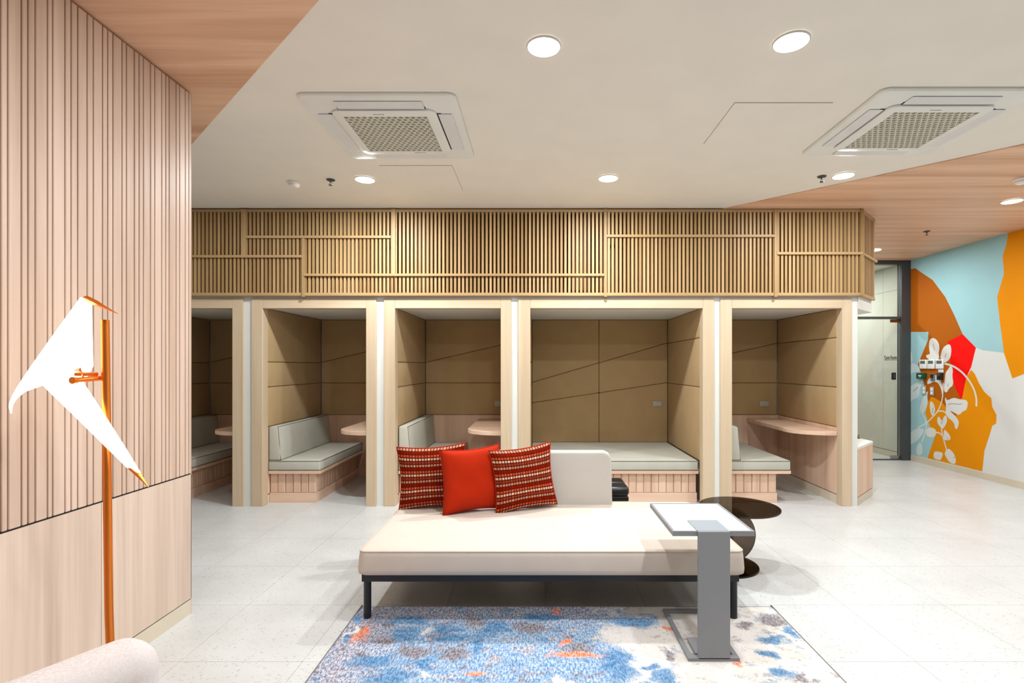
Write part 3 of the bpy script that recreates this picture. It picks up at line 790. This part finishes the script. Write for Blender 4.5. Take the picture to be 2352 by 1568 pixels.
# ---------------------------------------------------------------- seating booths
YB = 6.75
ZO = 2.032      # opening height
ZF = 2.135
def booth(i, label, wains=True, back_polys=None, side_seams=((1.48, 1.217), (1.735, 1.217)), pad_low=(0.8, 0.8)):
    x0, x1 = BOOTHS[i]; o0, o1 = OUTER[i]
    t = thing('seating_booth', label, 'booth', ((x0 + x1) / 2, 5.33, 0), 'upholstered booths in a row')
    y0, y1 = 5.315, 5.42
    B(o0, x0, y0, y1, 0, ZF - 0.001).bevel(0.003, 1).build('frame_post', M['frame_wood'], t, 0)
    B(x1, o1, y0, y1, 0, ZF - 0.001).bevel(0.003, 1).build('frame_post', M['frame_wood'], t, 0)
    B(x0 + 0.0005, x1 - 0.0005, y0, y1, ZO, ZF - 0.001).bevel(0.003, 1).build('frame_header', M['frame_wood_x'], t, 0)
    B(x0 - 0.05, x1 + 0.05, 5.4205, 6.828, ZO + 0.01, ZO + 0.028).build('booth_ceiling', M['white'], t, 0)
    def pad(pts, a, b, ax):
        MB().prism(pts, a, b, ax).bevel(0.013, 3).build('padded_panel', M['pad'], t, 40)
    g = 0.0015
    ztop = ZO + 0.009
    for side in (0, 1):
        zs = [pad_low[side], side_seams[side][1], side_seams[side][0], ztop]
        for za, zb in zip(zs, zs[1:]):
            pts = [(5.4215, za + g), (YB - 0.002, za + g), (YB - 0.002, zb - g), (5.4215, zb - g)]
            pad(pts, *((x0 - 0.05, x0) if side == 0 else (x1, x1 + 0.05)), 'X')
        if pad_low[side] > 0.5:
            a, b = (x0 - 0.05, x0 - 0.002) if side == 0 else (x1 + 0.002, x1 + 0.05)
            B(a, b, 5.4215, YB, 0.1, pad_low[side] - 0.002).build('side_board', M['pink_wood'], t, 0)
            s = 0.004 if side == 0 else -0.004
            B(a + min(s, 0), b + max(s, 0) - (0.0 if side else 0), 5.4215, YB, 0.0, 0.09).build('plinth', M['beige'], t, 0)
    zb0 = pad_low[0]
    if back_polys is None:
        sl = lambda x: 1.485 + (1.735 - 1.485) * (x - x0) / (x1 - x0)
        back_polys = [[(x0, zb0), (x1, zb0), (x1, 1.217), (x0, 1.217)], [(x0, 1.217), (x1, 1.217), (x1, sl(x1)), (x0, sl(x0))], [(x0, sl(x0)), (x1, sl(x1)), (x1, ztop), (x0, ztop)]]
    for p in back_polys:
        cx = sum(q[0] for q in p) / len(p); cz = sum(q[1] for q in p) / len(p)
        pad([(q[0] + (g if q[0] < cx else -g), q[1] + (g if q[1] < cz else -g)) for q in p], YB, YB + 0.05, 'Y')
    if wains:
        B(x0 - 0.04, x1 + 0.04, YB + 0.004, YB + 0.05, 0.0, zb0 - 0.002).build('back_board', M['pink_wood'], t, 0)
    return t
def cushion_piping(parent, loops, r=0.004):
    for lp in loops:
        MB().tube(lp, r, 6, True).build('piping', M['piping'], parent, 60)

def slab_cushion(x0, x1, y0, y1, z0, z1, parent, name='seat_cushion', r=0.012):
    c = B(x0, x1, y0, y1, z0, z1).bevel(r, 3).build(name, M['cushion'], parent, 50)
    rr = 0.012
    for z in (z1 - 0.006, z0 + 0.008):
        lp = [(p[0], p[1], z) for p in rrect(x0 + 0.002, x1 - 0.002, y0 + 0.002, y1 - 0.002, rr, 3)]
        MB().tube(lp, 0.0042, 6, True).build('piping', M['piping'], c, 60)
    return c

def bench(label, x0, x1, inset_r, back=True, front=5.42, full=False, left_pad=0.0):
    """seat along the left side of a booth; slatted base, timber lip, cushions"""
    t = thing('booth_bench', label, 'bench', ((x0 + x1) / 2, front + 0.04, 0), 'cushioned benches in the booths')
    yb = YB - 0.006
    xa = x0 + 0.006
    xr = x1 - inset_r                       # right face of base
    fy = front + 0.035
    B(xa, xr - 0.02, fy + 0.016, yb, 0.1, 0.31).build('base', M['pink_wood'], t, 0)
    B(xa, xr + 0.004, fy - 0.004, yb, 0.0, 0.105).build('plinth', M['pink_wood_x'], t, 0)
    B(xa, x1, front, yb, 0.31, 0.342).bevel(0.002, 1).build('seat_lip', M['pink_wood_x'], t, 0)
    P = 0.0795
    nx = max(2, int(round((xr - xa) / P))); px = (xr - xa) / nx
    ms = B(-px / 2 + 0.003, px / 2 - 0.003, -0.0, 0.018, 0.106, 0.309).bevel(0.005, 1).mesh('slat', M['pink_wood'], smooth=0)
    for k in range(nx):
        put('slat', ms, t, (xa + px * (k + 0.5), fy + (0.0 if k % 2 else 0.003), 0))
    if not full:
        ny = int(round((yb - fy - 0.02) / P)); py = (yb - fy - 0.02) / ny
        m2 = B(-0.019, 0, -py / 2 + 0.003, py / 2 - 0.003, 0.106, 0.309).bevel(0.005, 1).mesh('slat', M['pink_wood'], smooth=0)
        for k in range(ny):
            put('slat', m2, t, (xr - (0.0 if k % 2 else 0.003), fy + 0.02 + py * (k + 0.5), 0))
    slab_cushion(xa, x1 - 0.003, front + 0.002, yb, 0.3425, 0.448, t)
    if back:
        z0, z1 = 0.4495, 0.805
        prof = [(xa, z0), (x0 + 0.135, z0), (x0 + 0.105, z1), (xa, z1)]
        c = MB().prism(prof, front + 0.006, yb - 0.002, 'Y').bevel(0.014, 3).build('back_cushion', M['cushion'], t, 50)
        for y in (front + 0.012, yb - 0.01):
            lp = [(xa + 0.004, y, z0 + 0.004), (x0 + 0.131, y, z0 + 0.004), (x0 + 0.116, y, 0.62), (x0 + 0.101, y, z1 - 0.004), (xa + 0.004, y, z1 - 0.004)]
            MB().tube(lp, 0.004, 6, True).build('piping', M['piping'], c, 60)
        MB().tube([(x0 + 0.101, front + 0.012, z1 - 0.004), (x0 + 0.101, 6.0, z1 - 0.004), (x0 + 0.101, yb - 0.01, z1 - 0.004)], 0.004, 6).build('piping', M['piping'], c, 60)
    return t

def wall_table(label, xw, w, y0=5.40, z=0.755):
    """half-round ended table fixed to a booth's right side wall"""
    t = thing('wall_table', label, 'table', (xw, 6.0, z - 0.04), 'timber tables fixed to the booth walls')
    pts = [(xw - 0.002, YB - 0.004), (xw - w, YB - 0.004)]
    R = w - 0.02
    for k in range(0, 13):
        a = math.pi / 2 * k / 12
        pts.append((xw - 0.02 - R * math.cos(a) - 0.0, y0 + R * 0.8 - R * 0.8 * math.sin(a)))
    pts.append((xw - 0.002, y0))
    MB().prism(pts, z - 0.042, z, 'Z').bevel(0.003, 1).build('table_top', M['pink_wood_x'], t, 0)
    B(xw - 0.03, xw - 0.002, 5.6, 6.7, z - 0.08, z - 0.0425).build('bracket', M['pink_wood'], t, 0)
    return t

def outlet(x, y, z, label):
    t = thing('power_outlet', label, 'outlet', (x, y, z), 'double power outlets in the booths')
    B(x - 0.062, x + 0.062, y - 0.012, y - 0.0005, z - 0.037, z + 0.037).bevel(0.004, 2).build('face_plate', M['socket'], t)
    for s in (-1, 1):
        B(x + s * 0.027 - 0.018, x + s * 0.027 + 0.018, y - 0.0145, y - 0.0122, z - 0.018, z + 0.018).bevel(0.001, 1).build('socket', M['socket_light'], t, 0)
        h = MB()
        for q in (-1, 1): h.box(x + s * 0.027 + q * 0.007 - 0.002, x + s * 0.027 + q * 0.007 + 0.002, y - 0.0152, y - 0.0146, z - 0.002, z + 0.010)
        h.cyl(x + s * 0.027, y - 0.0149, z - 0.012, z - 0.006, 0.003, 8)
        h.build('socket_hole', M['socket_dark'], t, 0)

booth(0, 'dim booth partly hidden behind the grooved timber wall')
booth(1, 'narrow booth with bench and table, second in the row, next to the grooved wall')
booth(2, 'narrow booth behind the red and patterned pillows')
v0, v1, vm = -0.076, 1.696, 0.80
u = lambda x: 1.223 + (1.74 - 1.223) * (x - v0) / (v1 - v0)
l = lambda x: 0.956 + (1.22 - 0.956) * (x - v0) / (v1 - v0)
zt = ZO + 0.009
polys = []
for a, b in ((v0, vm), (vm, v1)):
    polys += [[(a, 0.44), (b, 0.44), (b, l(b)), (a, l(a))], [(a, l(a)), (b, l(b)), (b, u(b)), (a, u(a))], [(a, u(a)), (b, u(b)), (b, zt), (a, zt)]]
booth(3, 'widest booth, filled by a full-width daybed cushion', False, polys, ((1.48, 1.217), (1.735, 1.217)), (0.44, 0.44))
booth(4, 'booth at the right end of the row, with its table in full view')

bench('cushioned bench in the dim first booth by the grooved wall', BOOTHS[0][0], -3.70, 0.06)
bench('cushioned bench with grey backrest in the second booth, slatted base in full view', BOOTHS[1][0], -2.275, 0.062)
bench('cushioned bench mostly hidden behind the pillows', BOOTHS[2][0], -0.91, 0.062)
bench('full-width cushioned bench in the widest booth behind the sofa', BOOTHS[3][0], BOOTHS[3][1] - 0.012, 0.012, False, 5.42, True)
bench('cushioned bench in the right end booth beside the smoked glass table', BOOTHS[4][0], 2.653, 0.137)
wall_table('timber wall table in the dim first booth, rounded end just visible', BOOTHS[0][1], 0.36)
wall_table('timber wall table in the second booth above the bare floor', BOOTHS[1][1], 0.385)
wall_table('timber wall table in the booth behind the pillows', BOOTHS[2][1], 0.385)
wall_table('timber wall table with rounded front in the right end booth', BOOTHS[4][1], 0.40)
outlet(1.56, YB, 0.945, 'metal grey double outlet on the back of the widest booth')
outlet(2.95, YB, 0.945, 'double outlet above the table in the right end booth')
outlet(-0.50, YB, 0.945, 'double outlet half cut by the frame in the booth behind the pillows')

# low cabinet at the corner
cb = thing('low_cabinet', 'low timber cabinet with white top under the angled header', 'cabinet', (3.5, 6.2, 0))
def cpoly(e): return [(3.297, 5.33 - e * 1.4), (3.73 + e, 5.763 - e * 0.4), (3.73 + e, 6.8), (3.297, 6.8)]
MB().prism(cpoly(0), 0.09, 0.575, 'Z').build('body', M['pink_wood'], cb, 0)
MB().prism(cpoly(-0.004), 0.082, 0.09, 'Z').build('shadow_gap', M['black_gap'], cb, 0)
MB().prism(cpoly(0), 0.0, 0.082, 'Z').build('plinth', M['beige'], cb, 0)
MB().prism(cpoly(0.003), 0.575, 0.603, 'Z').bevel(0.002, 1).build('counter_top', M['white'], cb, 0)
bt = thing('phone_holder', 'tiny black stand at the edge of the white cabinet top', 'stand', (3.70, 5.98, 0.604))
MB().cyl(3.70, 5.98, 0.6035, 0.612, 0.02, 16).build('base', M['black'], bt)
MB().tube([(3.70, 5.98, 0.612), (3.695, 5.98, 0.63)], 0.005, 8).build('stem', M['black'], bt)
MB().tube([(3.675, 5.98, 0.642), (3.695, 5.98, 0.63), (3.715, 5.98, 0.64)], 0.005, 8).build('clip', M['black'], bt)

# ---------------------------------------------------------------- wall devices beside the door
def wallbox(name, label, cat, y, z, w, h, d, mat, group=None):
    t = thing(name, label, cat, (XR, y, z), group)
    B(XR - d, XR - 0.003, y - w / 2, y + w / 2, z - h / 2, z + h / 2).bevel(min(0.006, d / 4), 2).build('housing', M[mat], t)
    return t
def face(t, name, y0, y1, z0, z1, d, mat):
    return B(XR - d - 0.002, XR - d - 0.0002, y0, y1, z0, z1).build(name, M[mat], t, 0)
for y, lb in ((7.60, 'white wall thermostat nearest the glass door'), (7.448, 'white wall thermostat, middle one of three'), (7.289, 'white wall thermostat farthest from the glass door, beside the red patch')):
    t = wallbox('wall_thermostat', lb, 'thermostat', y, 1.462, 0.136, 0.132, 0.024, 'device', 'thermostats in a row')
    face(t, 'screen', y - 0.048, y + 0.048, 1.468, 1.512, 0.024, 'screen')
    face(t, 'button', y - 0.012, y + 0.012, 1.428, 1.436, 0.024, 'ac_grey')
t = wallbox('door_release', 'green emergency door release box under the thermostats', 'door release', 7.62, 1.29, 0.155, 0.088, 0.05, 'green')
face(t, 'white_mark', 7.59, 7.65, 1.285, 1.30, 0.05, 'device'); face(t, 'printed_line', 7.60, 7.64, 1.268, 1.273, 0.05, 'ac_grey')
t = wallbox('card_reader', 'slim grey card reader with a dark window under the middle thermostat', 'card reader', 7.42, 1.275, 0.068, 0.108, 0.026, 'steel')
face(t, 'reader_window', 7.394, 7.446, 1.262, 1.318, 0.026, 'black')
t = wallbox('intercom', 'black box under the third thermostat', 'intercom', 7.277, 1.288, 0.08, 0.098, 0.04, 'black')
face(t, 'speaker', 7.255, 7.30, 1.30, 1.325, 0.04, 'dark_frame')
t = wallbox('clear_cover', 'small clear plastic plate below the third thermostat', 'plate', 7.27, 1.365, 0.09, 0.045, 0.018, 'ac_grey')
face(t, 'cover_lip', 7.235, 7.305, 1.38, 1.386, 0.018, 'device')
for y, z, lb in ((7.592, 1.08, 'grey double switch on the pale blue patch, nearest the door'), (7.44, 1.075, 'grey double switch on the brown patch')):
    t = wallbox('light_switch', lb, 'switch', y, z, 0.07, 0.125, 0.014, 'socket', 'double light switches')
    for s in (-1, 1): face(t, 'rocker', y - 0.02, y + 0.02, z + s * 0.026 - 0.02, z + s * 0.026 + 0.02, 0.014, 'device')

# ---------------------------------------------------------------- rug
rg = MB().prism(rrect(-1.050, 1.395, 1.5, 3.083, 0.01, 2), 0.0006, 0.010, 'Z').build('area_rug', M['rug'], None, 0)
props(rg, 'abstract blue, grey and cream rug with orange flecks under the sofa front', 'rug')
for a, b in (((-1.054, 1.5), (-1.054, 3.087)), ((1.399, 1.5), (1.399, 3.087))):
    s = 1 if a[0] > 0 else -1
    MB().tube([(a[0], a[1], 0.006), (a[0], 2.4, 0.006), (b[0], b[1] - 0.10, 0.006), (b[0] - s * 0.002, b[1] - 0.02, 0.010), (b[0] - s * 0.008, b[1], 0.017)], 0.005, 8).build('edge_binding', M['rug_edge'], rg)
MB().tube([(-1.05, 3.087, 0.006), (0.2, 3.088, 0.005), (1.395, 3.087, 0.006)], 0.005, 8).build('edge_binding', M['rug_edge'], rg)

# ---------------------------------------------------------------- sofa
so = thing('sofa_daybed', 'low cream sofa with a half-length backrest on black steel legs', 'sofa', (0.08, 3.4, 0))
SX0, SX1, SY0, SY1 = -1.018, 1.172, 2.90, 3.965
c = MB()
rings = []
for i, z in ((0.012, 0.268), (0.0, 0.276), (-0.002, 0.30), (0.003, 0.37), (0.006, 0.394), (0.011, 0.402), (0.022, 0.406), (0.06, 0.409)):
    rings.append([(p[0], p[1], z) for p in rrect(SX0 + i, SX1 - i, SY0 + i, SY1 - i, max(0.035, 0.05 - i * 0.2), 5)])
seat = c.loft(rings).build('seat_cushion', M['sofa'], so, 60)
MB().tube([(p[0], p[1], 0.401) for p in rrect(SX0 + 0.008, SX1 - 0.008, SY0 + 0.008, SY1 - 0.008, 0.045, 6)], 0.0035, 6, True).build('seam', M['sofa'], seat, 60)
b = MB()
rings = []
for y, i in ((3.862, 0.016), (3.866, 0.004), (3.875, 0.0), (3.95, 0.0), (3.96, 0.004), (3.964, 0.016)):
    rings.append([(p[0], y, p[1]) for p in [(-1.03 + i, 0.405), (-1.022 + i, 0.78 - i), (-1.0 + i, 0.802 - i), (0.50 - i, 0.802 - i), (0.535 - i, 0.785 - i), (0.55 - i, 0.755 - i), (0.558 - i, 0.405)]])
b.loft(rings).build('backrest', M['sofa_back'], so, 50)
B(SX0 + 0.07, SX1 - 0.08, SY0 + 0.08, SY1 - 0.085, 0.256, 0.2672).build('bounce_blocker', M['black_metal'], so, 0)  # unseen black panel added to cut bounced light under the seat
fr = MB()
fr.box(SX0 + 0.02, SX1 - 0.03, SY0 + 0.035, SY0 + 0.075, 0.222, 0.266).box(SX0 + 0.02, SX1 - 0.03, SY1 - 0.08, SY1 - 0.04, 0.222, 0.266)
fr.box(SX0 + 0.02, SX0 + 0.06, SY0 + 0.0755, SY1 - 0.0805, 0.222, 0.266).box(SX1 - 0.07, SX1 - 0.03, SY0 + 0.0755, SY1 - 0.0805, 0.222, 0.266)
fr.box(0.05, 0.09, SY0 + 0.0755, SY1 - 0.0805, 0.222, 0.266)
fr.build('frame', M['black_metal'], so, 0)
for x in (SX0 + 0.046, SX1 - 0.054):
    for y, zb in ((SY0 + 0.057, 0.0105), (SY1 - 0.06, 0.0005)):
        MB().cyl(x, y, zb, 0.2215, 0.021, 20).build('leg', M['black_metal'], so)
MB().cyl(0.07, SY1 - 0.3, 0.0005, 0.2215, 0.021, 20).build('leg', M['black_metal'], so)

# ---------------------------------------------------------------- pillows
def pillow(name, label, mat, loc, size, height, yaw, lean, roll, thick, group, seed=0):
    N = 26
    rnd = random.Random(seed)
    ph = [rnd.uniform(0, 6.28) for _ in range(8)]
    verts, uvs, faces = [], [], []
    def P(s, t, side):
        x = s * size / 2 * (1 - 0.10 * (1 - t * t))
        z = t * height / 2 * (1 - 0.10 * (1 - s * s))
        th = thick * (max(0, (1 - s ** 4) * (1 - t ** 4))) ** 0.55
        wr = 0.003 * math.sin(5 * s + 3 * t + ph[0] + 1.5 * math.sin(3 * t + ph[3])) + 0.0025 * math.sin(7 * t - 4 * s + ph[1] + 2 * math.sin(2.5 * s + ph[4]))
        e = min(1, 4 * min(1 - abs(s), 1 - abs(t)))
        y = side * (th + wr * e * (1 if side < 0 else 0.5))
        return (x, y, z)
    idx = {}
    for side in (-1, 1):
        for i in range(N + 1):
            for j in range(N + 1):
                s, t = -1 + 2 * i / N, -1 + 2 * j / N
                edge = i in (0, N) or j in (0, N)
                k = (i, j, 0 if edge else side)
                if k not in idx:
                    idx[k] = len(verts); verts.append(P(s, t, side)); uvs.append((i / N, j / N))
    for side in (-1, 1):
        for i in range(N):
            for j in range(N):
                q = []
                for a, b_ in ((i, j), (i + 1, j), (i + 1, j + 1), (i, j + 1)):
                    edge = a in (0, N) or b_ in (0, N)
                    q.append(idx[(a, b_, 0 if edge else side)])
                faces.append(q if side < 0 else q[::-1])
    me = D.meshes.new(name)
    me.from_pydata(verts, [], faces)
    ul = me.uv_layers.new(name='UVMap')
    for lp in me.loops: ul.data[lp.index].uv = uvs[lp.vertex_index]
    me.materials.append(mat)
    me.polygons.foreach_set('use_smooth', [True] * len(me.polygons))
    o = D.objects.new(name, me)
    R = Matrix.Rotation(math.radians(yaw), 4, 'Z') @ Matrix.Rotation(math.radians(-lean), 4, 'X') @ Matrix.Rotation(math.radians(roll), 4, 'Y')
    up = R @ Vector((0, 0, height / 2 * 0.985))
    o.matrix_world = Matrix.Translation(Vector(loc) + up) @ R
    COL.objects.link(o)
    # welt around the rim
    w = MB()
    rim = [P(-1 + 2 * i / N, -1, 0) for i in range(N)] + [P(1, -1 + 2 * i / N, 0) for i in range(N)] + [P(1 - 2 * i / N, 1, 0) for i in range(N)] + [P(-1, 1 - 2 * i / N, 0) for i in range(N)]
    w.tube(rim, 0.004, 6, True)
    wm = w.mesh('piping', M['red_velvet'], smooth=60)
    wo = D.objects.new('piping', wm); wo.parent = o; COL.objects.link(wo)
    return props(o, label, 'pillow', group)
G = 'throw pillows on the sofa'
pillow('throw_pillow', 'red and white checked pillow at the outer end, half behind the plain one', M['weave'], (-0.755, 3.755, 0.412), 0.50, 0.46, 3, 4, -3, 0.062, G, 1)
pillow('throw_pillow', 'plain orange-red pillow between the two checked ones', M['red_velvet'], (-0.455, 3.665, 0.412), 0.44, 0.46, 22, 5, -2, 0.062, G, 2)
pillow('throw_pillow', 'red and white checked pillow in front, leaning beside the bare backrest', M['weave'], (-0.075, 3.72, 0.412), 0.47, 0.46, 19, 6, -5, 0.062, G, 3)

# ---------------------------------------------------------------- laptop table
lt = thing('laptop_table', 'grey C-shaped laptop table with a white top, standing over the sofa edge', 'table', (0.86, 2.6, 0))
tx0, tx1, ty0, ty1, tz = 0.673, 1.050, 2.545, 3.035, 0.637
MB().prism([(tx0, ty0), (tx1, ty0), (tx1, ty1), (tx0, ty1)], tz - 0.004 - 0.012, tz - 0.002, 'Z').build('top_board', M['table_white'], lt, 0)
fm = MB()
for a in ((tx0 - 0.012, tx1 + 0.012, ty0 - 0.012, ty0), (tx0 - 0.012, tx1 + 0.012, ty1, ty1 + 0.012), (tx0 - 0.012, tx0, ty0, ty1), (tx1, tx1 + 0.012, ty0, ty1)):
    fm.box(*a, tz - 0.024, tz)
fm.build('top_frame', M['grey_metal'], lt, 0)
B(0.781, 0.936, ty0 - 0.012, 2.705, tz + 0.0003, tz + 0.004).build('top_tab', M['grey_tab'], lt, 0)
B(0.781, 0.936, 2.535 - 0.020, 2.533, 0.020, tz + 0.004).bevel(0.002, 1).build('post', M['grey_metal'], lt, 0)
bs = MB()
bx0, bx1, by0, by1 = 0.732, 0.982, 2.515, 3.03
bs.box(bx0, bx1, by0, by0 + 0.03, 0.0105, 0.026).box(bx0, bx1, by1 - 0.03, by1, 0.0105, 0.026)
bs.box(bx0, bx0 + 0.022, by0 + 0.03, by1 - 0.03, 0.0105, 0.026).box(bx1 - 0.022, bx1, by0 + 0.03, by1 - 0.03, 0.0105, 0.026)
bs.build('base', M['grey_metal'], lt, 0)
B(0.775, 0.942, 2.545, 2.69, 0.0265, 0.034).build('foot_plate', M['grey_metal'], lt, 0)

# ---------------------------------------------------------------- smoked glass side table
st = thing('glass_side_table', 'brown smoked glass side table of round discs at the sofa end', 'table', (1.40, 3.70, 0))
def disc(cx, cy, z, r, t=0.012):
    return MB().lathe(cx, cy, [(r - 0.002, z), (r, z + 0.002), (r, z + t - 0.002), (r - 0.002, z + t)], 64)
disc(1.441, 3.70, 0.430, 0.274).build('table_top', M['smoked'], st)
disc(1.350, 3.745, 0.0008, 0.235).build('base', M['smoked'], st)
v = MB()
ring = [(1.352 + 0.222 * math.cos(2 * math.pi * k / 64), 0.2215 + 0.208 * math.sin(2 * math.pi * k / 64)) for k in range(64)]
v.prism(ring, 3.735, 3.747, 'Y').build('upright_disc', M['smoked'], st)
v = MB()
v.prism(ring, -0.006, 0.006, 'Y').move(Matrix.Translation((1.352, 3.741, 0)) @ Matrix.Rotation(math.radians(55), 4, 'Z') @ Matrix.Translation((-1.352, 0, 0))).build('upright_disc', M['smoked'], st)

# ---------------------------------------------------------------- black tufted stool behind the sofa
bl = thing('tufted_stool', 'low black tufted leather stool showing behind the backrest end', 'stool', (0.5, 4.4, 0))
for k in range(3):
    for j in range(2):
        x0 = 0.20 + k * 0.184; y0 = 4.22 + j * 0.19
        B(x0, x0 + 0.182, y0, y0 + 0.188, 0.375, 0.455).bevel(0.03, 3).build('cushion_pad', M['black_leather'], bl, 60)
B(0.21, 0.745, 4.23, 4.59, 0.335, 0.374).bevel(0.006, 1).build('seat_base', M['black_leather'], bl)
MB().cyl(0.42, 4.41, 0.03, 0.335, 0.035, 20).build('pedestal', M['black_metal'], bl)
MB().lathe(0.42, 4.41, [(0.19, 0.0005), (0.19, 0.012), (0.05, 0.03)], 32).build('foot', M['black_metal'], bl)

# ---------------------------------------------------------------- bird floor lamp
LX, LY = -1.482, 1.75
q = LY / 1189
def W(px, py, dy=0.0):
    """point of the bird outline at depth dy in front of or behind the lamp's own plane"""
    k = q * (LY + dy) / LY
    return (((px / 3.267) - 1235) * k, LY + dy, 1.45 - (660 + py / 3.267 - 838) * k)
fl = thing('floor_lamp', 'copper floor lamp with a glowing folded paper bird against the grooved wall', 'floor lamp', (-1.455, LY, 0))
MB().tube([(-1.453, LY + 0.03, 0.012), (-1.474, LY + 0.03, 0.6), (-1.488, LY + 0.03, 1.605)], 0.0125, 20).build('pole', M['copper'], fl)
MB().lathe(-1.455, LY + 0.03, [(0.15, 0.0005), (0.15, 0.010), (0.146, 0.013), (0.02, 0.015)], 48).build('base', M['copper'], fl)
def folded(name, rows, mat, parent, smooth=20):
    """folded paper shell: rows of (left edge, right edge, depth of the fold towards the viewer, behind, depth of edges)"""
    rings = []
    for a, b, near, far, e in rows:
        mx, my = (a[0] + b[0]) / 2, (a[1] + b[1]) / 2
        rings.append([W(*a, e), W(mx, my, e - near), W(*b, e), W(mx, my, e + far)])
    return MB().loft(rings).build(name, mat, parent, smooth)
folded('bird_body', [((600, 76), (640, 70), 0.004, 0.004, 0), ((562, 130), (690, 129), 0.022, 0.022, 0), ((420, 325), (695, 350), 0.04, 0.035, 0), ((247, 568), (700, 590), 0.05, 0.04, 0), ((285, 655), (668, 650), 0.045, 0.035, 0), ((322, 736), (630, 715), 0.04, 0.03, 0)], M['glow'], fl)
folded('bird_tail', [((322.5, 737), (629, 716), 0.0385, 0.029, 0), ((530, 938), (775, 938), 0.03, 0.025, 0), ((810, 1213), (945, 1205), 0.016, 0.014, 0), ((952, 1352), (1022, 1332), 0.009, 0.008, 0), ((1042, 1404), (1056, 1390), 0.002, 0.002, 0)], M['glow'], fl)
folded('bird_wing', [((246, 570), (300, 700), 0.012, 0.004, -0.035), ((185, 658), (318, 736), 0.014, 0.004, -0.05), ((130, 742), (190, 782), 0.010, 0.004, -0.075), ((90, 812), (132, 828), 0.007, 0.003, -0.09), ((70, 862), (104, 868), 0.005, 0.002, -0.097), ((66, 900), (92, 902), 0.003, 0.002, -0.10), ((80, 945), (88, 945), 0.001, 0.001, -0.102)], M['glow'], fl)
folded('bird_wing', [((300, 510), (470, 470), 0.004, 0.010, 0.05), ((262, 566), (480, 600), 0.004, 0.012, 0.07), ((240, 600), (440, 660), 0.004, 0.012, 0.09), ((215, 650), (300, 690), 0.004, 0.008, 0.12), ((200, 690), (215, 695), 0.002, 0.003, 0.14)], M['glow'], fl)
folded('bird_beak', [((600, 78), (652, 60), 0.006, 0.006, 0), ((640, 108), (735, 100), 0.016, 0.014, 0), ((690, 129), (790, 138), 0.014, 0.012, 0), ((880, 196), (892, 199), 0.001, 0.001, 0)], M['copper'], fl)
folded('tail_tip', [((955, 1355), (1000, 1353), 0.009, 0.009, 0.001), ((1010, 1405), (1060, 1396), 0.010, 0.010, 0.001), ((1112, 1498), (1117, 1497), 0.001, 0.001, 0.001)], M['copper'], fl)
def shell(name, outline, ridge, mat, parent):
    b = bmesh.new()
    o = [b.verts.new(W(*p)) for p in outline]
    near = b.verts.new(W(*ridge[0])); farv = b.verts.new(W(*ridge[1]))
    for i in range(len(o)):
        j = (i + 1) % len(o)
        b.faces.new((o[i], o[j], near)); b.faces.new((o[j], o[i], farv))
    m = MB(); m.bm.free(); m.bm = b
    return m.build(name, mat, parent, 20)
a = Vector(W(752, 680, 0.028)); b = Vector(W(566, 696, -0.06))
MB().tube([a, b], 0.0085, 14).build('perch', M['copper'], fl)
MB().tube([b + Vector((0, 0.004, 0)), b + Vector((0, -0.001, 0)), b + Vector((-0.0, -0.012, 0))], [0.008, 0.012, 0.0115], 18).build('perch_knob', M['copper'], fl)
shell('bird_foot', [(540, 626, -0.06), (604, 598, -0.06), (618, 640, -0.05)], [(590, 622, -0.07), (590, 622, -0.05)], M['copper'], fl)
shell('bird_foot', [(610, 640, -0.055), (636, 640, -0.055), (630, 676, -0.05), (612, 676, -0.05)], [(622, 658, -0.062), (622, 658, -0.05)], M['copper'], fl)
B(W(640, 0)[0], W(706, 0)[0], LY - 0.045, LY + 0.02, W(0, 664)[2], W(0, 634)[2]).bevel(0.003, 1).build('clamp', M['copper'], fl)

# ---------------------------------------------------------------- armchair in the near corner
ac_ = thing('lounge_armchair', 'pale woven linen armchair, only its rounded back corner in view', 'armchair', (-0.95, 0.95, 0))
dv = Vector((0.49, 0.872, 0)).normalized(); nv = Vector((dv.y, -dv.x, 0))
C = Vector((-0.953, 1.345, 0))          # outer far corner of the back
def A(s, t, z): return C - dv * s - nv * t + Vector((0, 0, z))
def slab(s0, s1, t0, t1, z0, z1, r, name, seg=5, hips=0.0):
    m = MB()
    m.box(s0, s1, t0, t1, z0, z1).bevel(r, seg)
    for vtx in m.bm.verts:
        vtx.co = A(*vtx.co)
    return m.build(name, M['linen'], ac_, 60)
slab(0.0, 0.86, 0.0, 0.17, 0.22, 0.742, 0.075, 'backrest', 6)
slab(0.05, 0.81, -0.62, -0.002, 0.24, 0.42, 0.04, 'seat', 4)
slab(0.0, 0.045, -0.58, -0.004, 0.22, 0.55, 0.02, 'armrest', 3)
slab(0.815, 0.86, -0.58, -0.004, 0.22, 0.55, 0.02, 'armrest', 3)
for s, t in ((0.08, 0.1), (0.78, 0.1), (0.08, -0.55), (0.78, -0.55)):
    p = A(s, t, 0)
    MB().cyl(p.x, p.y, 0.0005, 0.2395, 0.016, 16, 0.02).build('leg', M['black_metal'], ac_)
